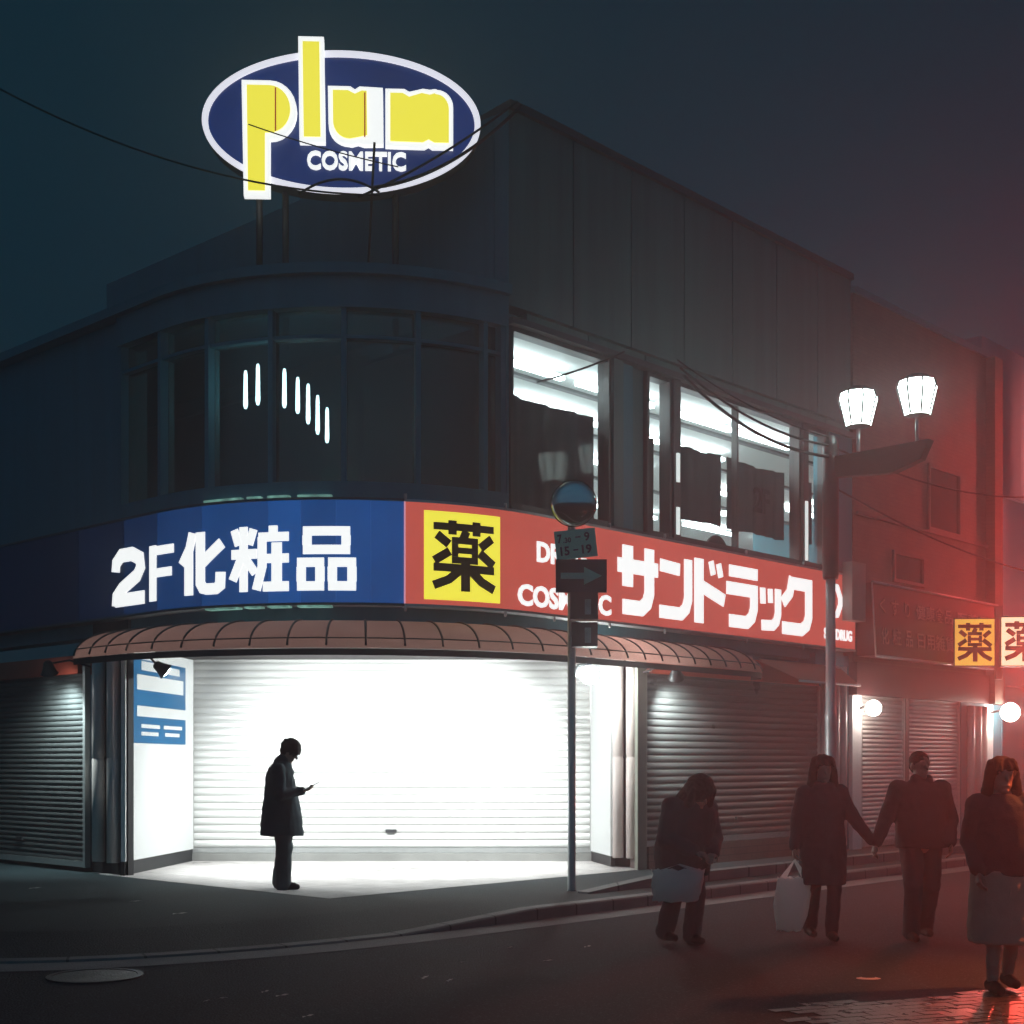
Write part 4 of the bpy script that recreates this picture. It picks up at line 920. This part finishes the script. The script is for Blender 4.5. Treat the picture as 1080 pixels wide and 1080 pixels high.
# --- walking couple, facing the camera
def toward(X, Y): return math.atan2(0 - X, -(0 - Y)) if False else math.pi
J = dict(pelvis=(0, 0, .86), belly=(0, 0, 1.02), chest=(0, -.01, 1.19), neck=(0, -.01, 1.37), head=(0, .01, 1.50), hrot=rx(-4),
         shL=(-.155, -.01, 1.30), elL=(-.27, .0, 1.08), wrL=(-.43, .03, .88), shR=(.155, -.01, 1.30), elR=(.22, -.03, 1.06), wrR=(.26, .02, .83),
         knL=(-.08, .10, .47), anL=(-.08, -.02, .10), knR=(.08, .0, .47), anR=(.08, -.16, .12))
def top2(c, J):
    loft(c, [(.50, 0, 0, .20, .19), (.70, 0, 0, .205, .19), (.90, 0, 0, .20, .175), (1.06, 0, -.005, .19, .155), (1.2, 0, -.01, .195, .15), (1.30, 0, -.01, .175, .125), (1.38, 0, -.01, .09, .085)])
    sleeves(c, J, .95); caps(c, (-.05, .05, 1.36), .05, (.05, .05, 1.36), .05); caps(c, (-.05, -.06, 1.37), .05, (.05, -.06, 1.37), .05)
person((2.74, 12.2, -.12), R_(180), "woman in a long dark coat walking with a white plastic bag, holding the man's hand", J,
       dict(L=((-.35, .2, -.8), (.6, 0, -.2), 1.1, 1), R=((.0, .1, -1), (-1, 0, 0), 1.4, 1)), lambda h, c, r: long_hair(h, c, r, .19), top2, lambda c, J: legs(c, J, (.10, .07, .062)), dict(DK, bot_name="trousers"))
J = dict(pelvis=(0, 0, .88), belly=(0, 0, 1.04), chest=(0, -.01, 1.22), neck=(0, -.0, 1.41), head=(.01, .02, 1.545), hrot=rx(-6) @ Matrix.Rotation(R_(18), 3, 'Z'),
         shL=(-.19, -.01, 1.33), elL=(-.27, -.02, 1.06), wrL=(-.23, .10, .87), shR=(.19, -.01, 1.33), elR=(.30, .0, 1.09), wrR=(.40, .04, .87),
         knL=(-.09, -.0, .48), anL=(-.09, -.18, .12), knR=(.09, .10, .48), anR=(.09, .02, .10))
def top3(c, J):
    loft(c, [(.82, 0, 0, .215, .18), (.90, 0, 0, .225, .185), (1.06, 0, 0, .225, .18), (1.22, 0, -.01, .225, .17), (1.33, 0, -.01, .20, .14), (1.42, 0, -.01, .095, .09)])
    sleeves(c, J, 1.1); caps(c, (-.05, .04, 1.42), .05, (.05, .04, 1.42), .05)
person((3.60, 12.2, -.12), R_(180), "man in a dark padded jacket walking at the right, holding the woman's hand", J,
       dict(L=((.0, .3, -1), (1, 0, 0), .8, -1), R=((.3, .15, -.9), (-.6, 0, -.3), 1.1, -1)), crop_hair, top3, lambda c, J: legs(c, J, (.115, .088, .08)), dict(DK, top=M["cloth2"], top_name="jacket"))
# white plastic carrier bag hanging from the woman's right hand
def carrier(c, w, d, h, m, label, name, cat, handle=.16, lean=0.0, square=False):
    c = Vector(c); t = MB(); rows = []; n = 28
    for i, v in enumerate((0, .03, .12, .3, .5, .7, .86, .96, 1.0)):
        kx = (.72 + .32 * math.sin(min(1, v * 1.5) * 1.6)) * (1 - .10 * max(0, v - .8) / .2)
        if square: kx = .86 + .16 * v
        ky = (.55 + .5 * math.sin(math.pi * min(1, v + .12))) * (1 - .6 * max(0, v - .75) / .25)
        rows.append([c + Vector((w / 2 * kx * math.cos(2 * math.pi * j / n) * (1 + .05 * math.sin(5 * j + i * 1.7)) + lean * (v - 1) * h, d / 2 * ky * math.sin(2 * math.pi * j / n) * (1 + .12 * math.sin(3 * j + i)), -handle - h + h * v + .012 * math.sin(4 * j + i))) for j in range(n)])
    ids = t.grid(rows, True, closed=True); t.face(ids[0][::-1])
    T = thing(name, label, cat, c); t.build("sack", m, T)
    for s in (-1, 1):
        q = MB(); base = c + Vector((s * w * .34 + 0, 0, -handle)); 
        rows = [[base.lerp(c, k) + Vector(((-.035 + .07 * e) * (1 - .75 * k), s * .006, -.01 + .01 * e)) for e in (0, .5, 1)] for k in (0, .2, .45, .7, .9, 1.0)]
        q.grid(rows, True); q.build("handle", m, T)
    return T
carrier((2.48, 12.16, .60), .30, .2, .46, "plastic_bag", "crumpled white plastic carrier bag in the hand of the woman in the long coat", "plastic_bag", "carrier bag", lean=.10)
# --- stooping hooded pedestrian
J = dict(pelvis=(0, 0, .80), belly=(0, .05, .96), chest=(0, .12, 1.10), neck=(0, .22, 1.22), head=(0, .30, 1.31), hrot=rx(-35),
         shL=(-.17, .13, 1.18), elL=(-.24, .14, .92), wrL=(-.10, .34, .80), shR=(.17, .13, 1.18), elR=(.24, .14, .92), wrR=(.10, .36, .82),
         knL=(-.09, .10, .44), anL=(-.09, .02, .10), knR=(.09, .02, .44), anR=(.09, -.12, .12))
def hood(h, c, rot):
    q = lambda x, y, z: c + rot @ Vector((x, y, z))
    ell(h, q(0, -.03, .03), .125, .13, .13, rot); chain(h, [(q(0, -.06, .0), .11), (q(0, -.09, -.14), .14)])
    for s in (-1, 1): chain(h, [(q(.09 * s, .02, .05), .035), (q(.095 * s, .03, -.08), .045), (q(.08 * s, .0, -.17), .05)])
def top4(c, J):
    loft(c, [(.60, 0, .02, .235, .22), (.76, 0, .02, .25, .24), (.92, 0, .06, .26, .24), (1.06, 0, .10, .26, .22), (1.16, 0, .14, .24, .18), (1.24, 0, .19, .15, .12)])
    sleeves(c, J, 1.2)
person((1.47, 12.0, -.12), R_(205), "stooping person in a dark hooded coat carrying a pale bag low in front", J,
       dict(L=((.6, .6, -.2), (0, -.3, -1), 1.0, 1), R=((-.6, .6, -.2), (0, -.3, -1), 1.0, -1)), hood, top4, lambda c, J: legs(c, J, (.115, .09, .085)), DK)
carrier((1.40, 11.64, .60), .44, .22, .26, "tote", "pale cloth bag hanging low in front of the stooping hooded person", "tote_bag", "cloth bag", handle=.05, lean=.10, square=True)
# --- woman at the right edge
J = dict(pelvis=(0, 0, .84), belly=(0, 0, 1.0), chest=(0, -.01, 1.17), neck=(0, -.01, 1.35), head=(0, .01, 1.475), hrot=rx(-3),
         shL=(-.155, -.01, 1.28), elL=(-.21, -.03, 1.03), wrL=(-.20, .10, .84), shR=(.155, -.01, 1.28), elR=(.21, -.03, 1.03), wrR=(.20, .10, .84),
         knL=(-.08, .02, .46), anL=(-.08, -.1, .12), knR=(.08, .08, .46), anR=(.08, .05, .10))
def top5(c, J):
    loft(c, [(.80, 0, 0, .20, .17), (.95, 0, 0, .205, .17), (1.08, 0, -.005, .20, .155), (1.18, 0, -.01, .20, .15), (1.28, 0, -.01, .175, .125), (1.36, 0, -.01, .09, .085)])
    sleeves(c, J, 1.05)
def skirt(c, J):
    loft(c, [(.34, 0, 0, .225, .20), (.36, 0, 0, .23, .205), (.6, 0, 0, .225, .19), (.84, 0, 0, .20, .165), (.9, 0, 0, .17, .14)])
    for s in "LR": chain(c, [(J["kn" + s], .06), (Vector(J["an" + s]) + Vector((0, 0, .02)), .045)])
person((3.36, 9.5, -.12), R_(180), "person in a dark jacket and long beige skirt, cut off by the photo's right edge", J,
       dict(L=((.0, .3, -1), (1, 0, 0), .8, -1), R=((.0, .3, -1), (-1, 0, 0), .8, 1)), lambda h, c, r: long_hair(h, c, r, .12), top5, skirt, dict(DK, bot=M["beige"], bot_name="skirt", top_name="jacket"))

# ================================================================== LITTER AND SMALL THINGS
def scrap(x, y, zg, L, w, rz, m, label, group):
    Y = 1460 * (1.46 - zg) / (y - 803); X = (x - 540) / 1460 * Y
    t = MB(); d = Vector((math.cos(rz), math.sin(rz), 0)); n = Vector((-d.y, d.x, 0)); c = Vector((X, Y, zg + .008))
    t.grid([[c + d * (L * (i / 3 - .5)) + n * (w * (j - .5)) + Vector((0, 0, .006 * ((i + j) % 2) + .004 * i)) for j in (0, 1)] for i in range(4)], False)
    tag(t.build("litter_scrap", m), label, "litter", group)
for x, y, L in ((420, 905, .25), (396, 919, .35), (500, 909, .22), (590, 900, .3), (528, 921, .2), (213, 911, .28), (430, 917, .5)):
    scrap(x, y, .006, L, .05, random.uniform(-.5, .5), "scrap_dark", "thin dark scrap of litter lying on the lit entrance paving", "dark scraps on the lit paving")
for x, y in ((190, 965), (143, 952), (37, 938), (305, 941)): scrap(x, y, .004, .14, .05, random.uniform(-.5, .5), "paper", "pale scrap of paper lying on the dark pavement at the corner", "pale scraps on the corner pavement")
for x, y in ((218, 1058), (235, 1055), (280, 1048), (298, 1052), (448, 1033), (474, 1036), (487, 1017), (538, 1001), (578, 1015), (325, 1074), (620, 1000)):
    scrap(x, y, -.116, random.uniform(.04, .09), .03, random.uniform(-1, 1), "paper", "tiny pale speck of litter lying on the dark road", "pale specks on the road")
t = MB(); Y = 1460 * 1.58 / (1033 - 803); X = (916 - 540) / 1460 * Y
t.grid([[Vector((X + .09 * math.cos(a) * k, Y + .06 * math.sin(a) * k, -.112 + .02 * (1 - k))) for k in (.55, .8, 1.0)] for a in [R_(d) for d in range(150, 400, 20)]], True)
tag(t.build("crumpled_wrapper", "plastic_bag"), "small crumpled clear wrapper lying on the road before the couple", "litter")
Y = 1460 * 1.58 / (1030 - 803); X = (100 - 540) / 1460 * Y
MH = thing("manhole_cover", "round iron manhole cover in the dark road at the lower left", "manhole cover", (X, Y, -.12))
t = MB(); t.lathe((X, Y, -.119), [(.30, 0), (.30, .008)], 36); t.build("lid", mat("iron", (.06, .06, .06), .35, .3, 20, .6, 60, metal=.6), MH)
t = MB(); n = 40; t.grid([[Vector((X + r_ * math.cos(2 * math.pi * i / n), Y + r_ * math.sin(2 * math.pi * i / n), z)) for i in range(n)] for r_, z in ((.305, -.119), (.305, -.108), (.345, -.108), (.345, -.119))], False, closed=True); t.build("rim", "darkmetal", MH)

# ================================================================== ADDED RED LIGHTS BEYOND THE RIGHT EDGE (unseen, made up for the red wash)
NS = thing("added_red_panel", "tall glowing red panel added beyond the right edge to throw red into the haze", "added light", F(18.2, 6, .8))  # unseen glowing panel, added to tint the haze red at the right
m = MB(); m.slab(18.2, 18.4, 3.4, 9.6, .2, 1.25); m.build("case", "darkmetal", NS)
for s0, s1, o0, o1 in ((18.42, 18.48, .32, .62), (18.42, 18.48, .82, 1.12), (18.24, 18.36, 1.27, 1.33)):
    m = MB(); m.slab(s0, s1, 3.6, 9.4, o0, o1); m.build("wash_tube", "wash_red", NS)
p = Vector((8.72, 22.0, 3.1)); aim = Vector((2.6, 9.0, .3)); d = (aim - p).normalized(); d.z = 0; d.normalize(); sd = Vector((d.y, -d.x, 0))
TS = thing("added_red_spot", "red spot lamp on a pole, added at the kerb beyond the right edge for the red wash", "traffic light", (9.0, 22.1, -.12))  # made-up unseen signal; its beam reddens the haze and the walkers
m = MB(); m.lathe((9.0, 22.1, -.12), [(.06, 0), (.055, 3.6)], 14); m.build("pole", "galv", TS)
m = MB(); m.box(p - d * .1 + Vector((0, 0, -.17)), (.36, .16, .72), ax=(sd, d, Vector((0, 0, 1)))); m.build("housing", "darkmetal", TS)
m = MB(); m.lathe(p - d * .018, [(.14, 0), (.12, .03), (.05, .045)], 24, axis=d); m.build("red_lens", emis("lens_red", (1, .06, .04), 25.0), TS)
m = MB(); m.lathe(p - d * .018 + Vector((0, 0, -.34)), [(.14, 0), (.12, .03), (.05, .045)], 24, axis=d); m.build("dark_lens", "blackpaint", TS)
m = MB(); m.grid([[p - d * .02 + d * q + (sd * math.cos(R_(a)) + Vector((0, 0, 1)) * math.sin(R_(a))) * .155 for a in range(-20, 201, 20)] for q in (0, .2)], True); m.build("hood", "darkmetal", TS)
lamp('SPOT', "red_wash_beam", p + d * .05, 1150, (1.0, .09, .06), TS, aim, 64, .8, .10)
p = Vector((4.75, 9.9, 2.7))
HL = thing("added_hooded_lamp", "hooded red lamp added over the street beyond the right edge to redden the ground", "lamp", (5.2, 9.9, -.12))  # unseen lamp put in to redden the ground at lower right
m = MB(); m.tube([(5.2, 9.9, -.12), (5.2, 9.9, 2.9), (4.95, 9.9, 3.05), (4.75, 9.9, 2.95)], .03, 8); m.build("post", "darkmetal", HL)
m = MB(); m.lathe(p, [(.20, -.02), (.19, .02), (.10, .16), (.04, .24)], 20); m.build("hood", "darkmetal", HL)
m = MB(); m.lathe(p, [(.05, -.05), (.075, -.03), (.06, .0)], 16); m.build("bulb", emis("bulb_red", (1, .15, .05), 40.0), HL)
lamp('SPOT', "ground_wash_beam", p - Vector((0, 0, .06)), 900, (1.0, .17, .05), HL, (3.8, 8.9, -.1), 110, .7, .07)

# ================================================================== HAZE
HZ = MB(); HZ.box((4, 28, 5.4), (110, 80, 14.0)); hz = HZ.build("haze", "black"); hz["kind"] = "stuff"
m_, n_, out_ = new_mat("haze"); pv = n_.nodes.new("ShaderNodeVolumePrincipled")
pv.inputs["Color"].default_value = (.95, .97, 1.0, 1); pv.inputs["Density"].default_value = 0.0115; pv.inputs["Anisotropy"].default_value = 0.72
n_.links.new(pv.outputs[0], out_.inputs["Volume"]); hz.data.materials.clear(); hz.data.materials.append(m_)
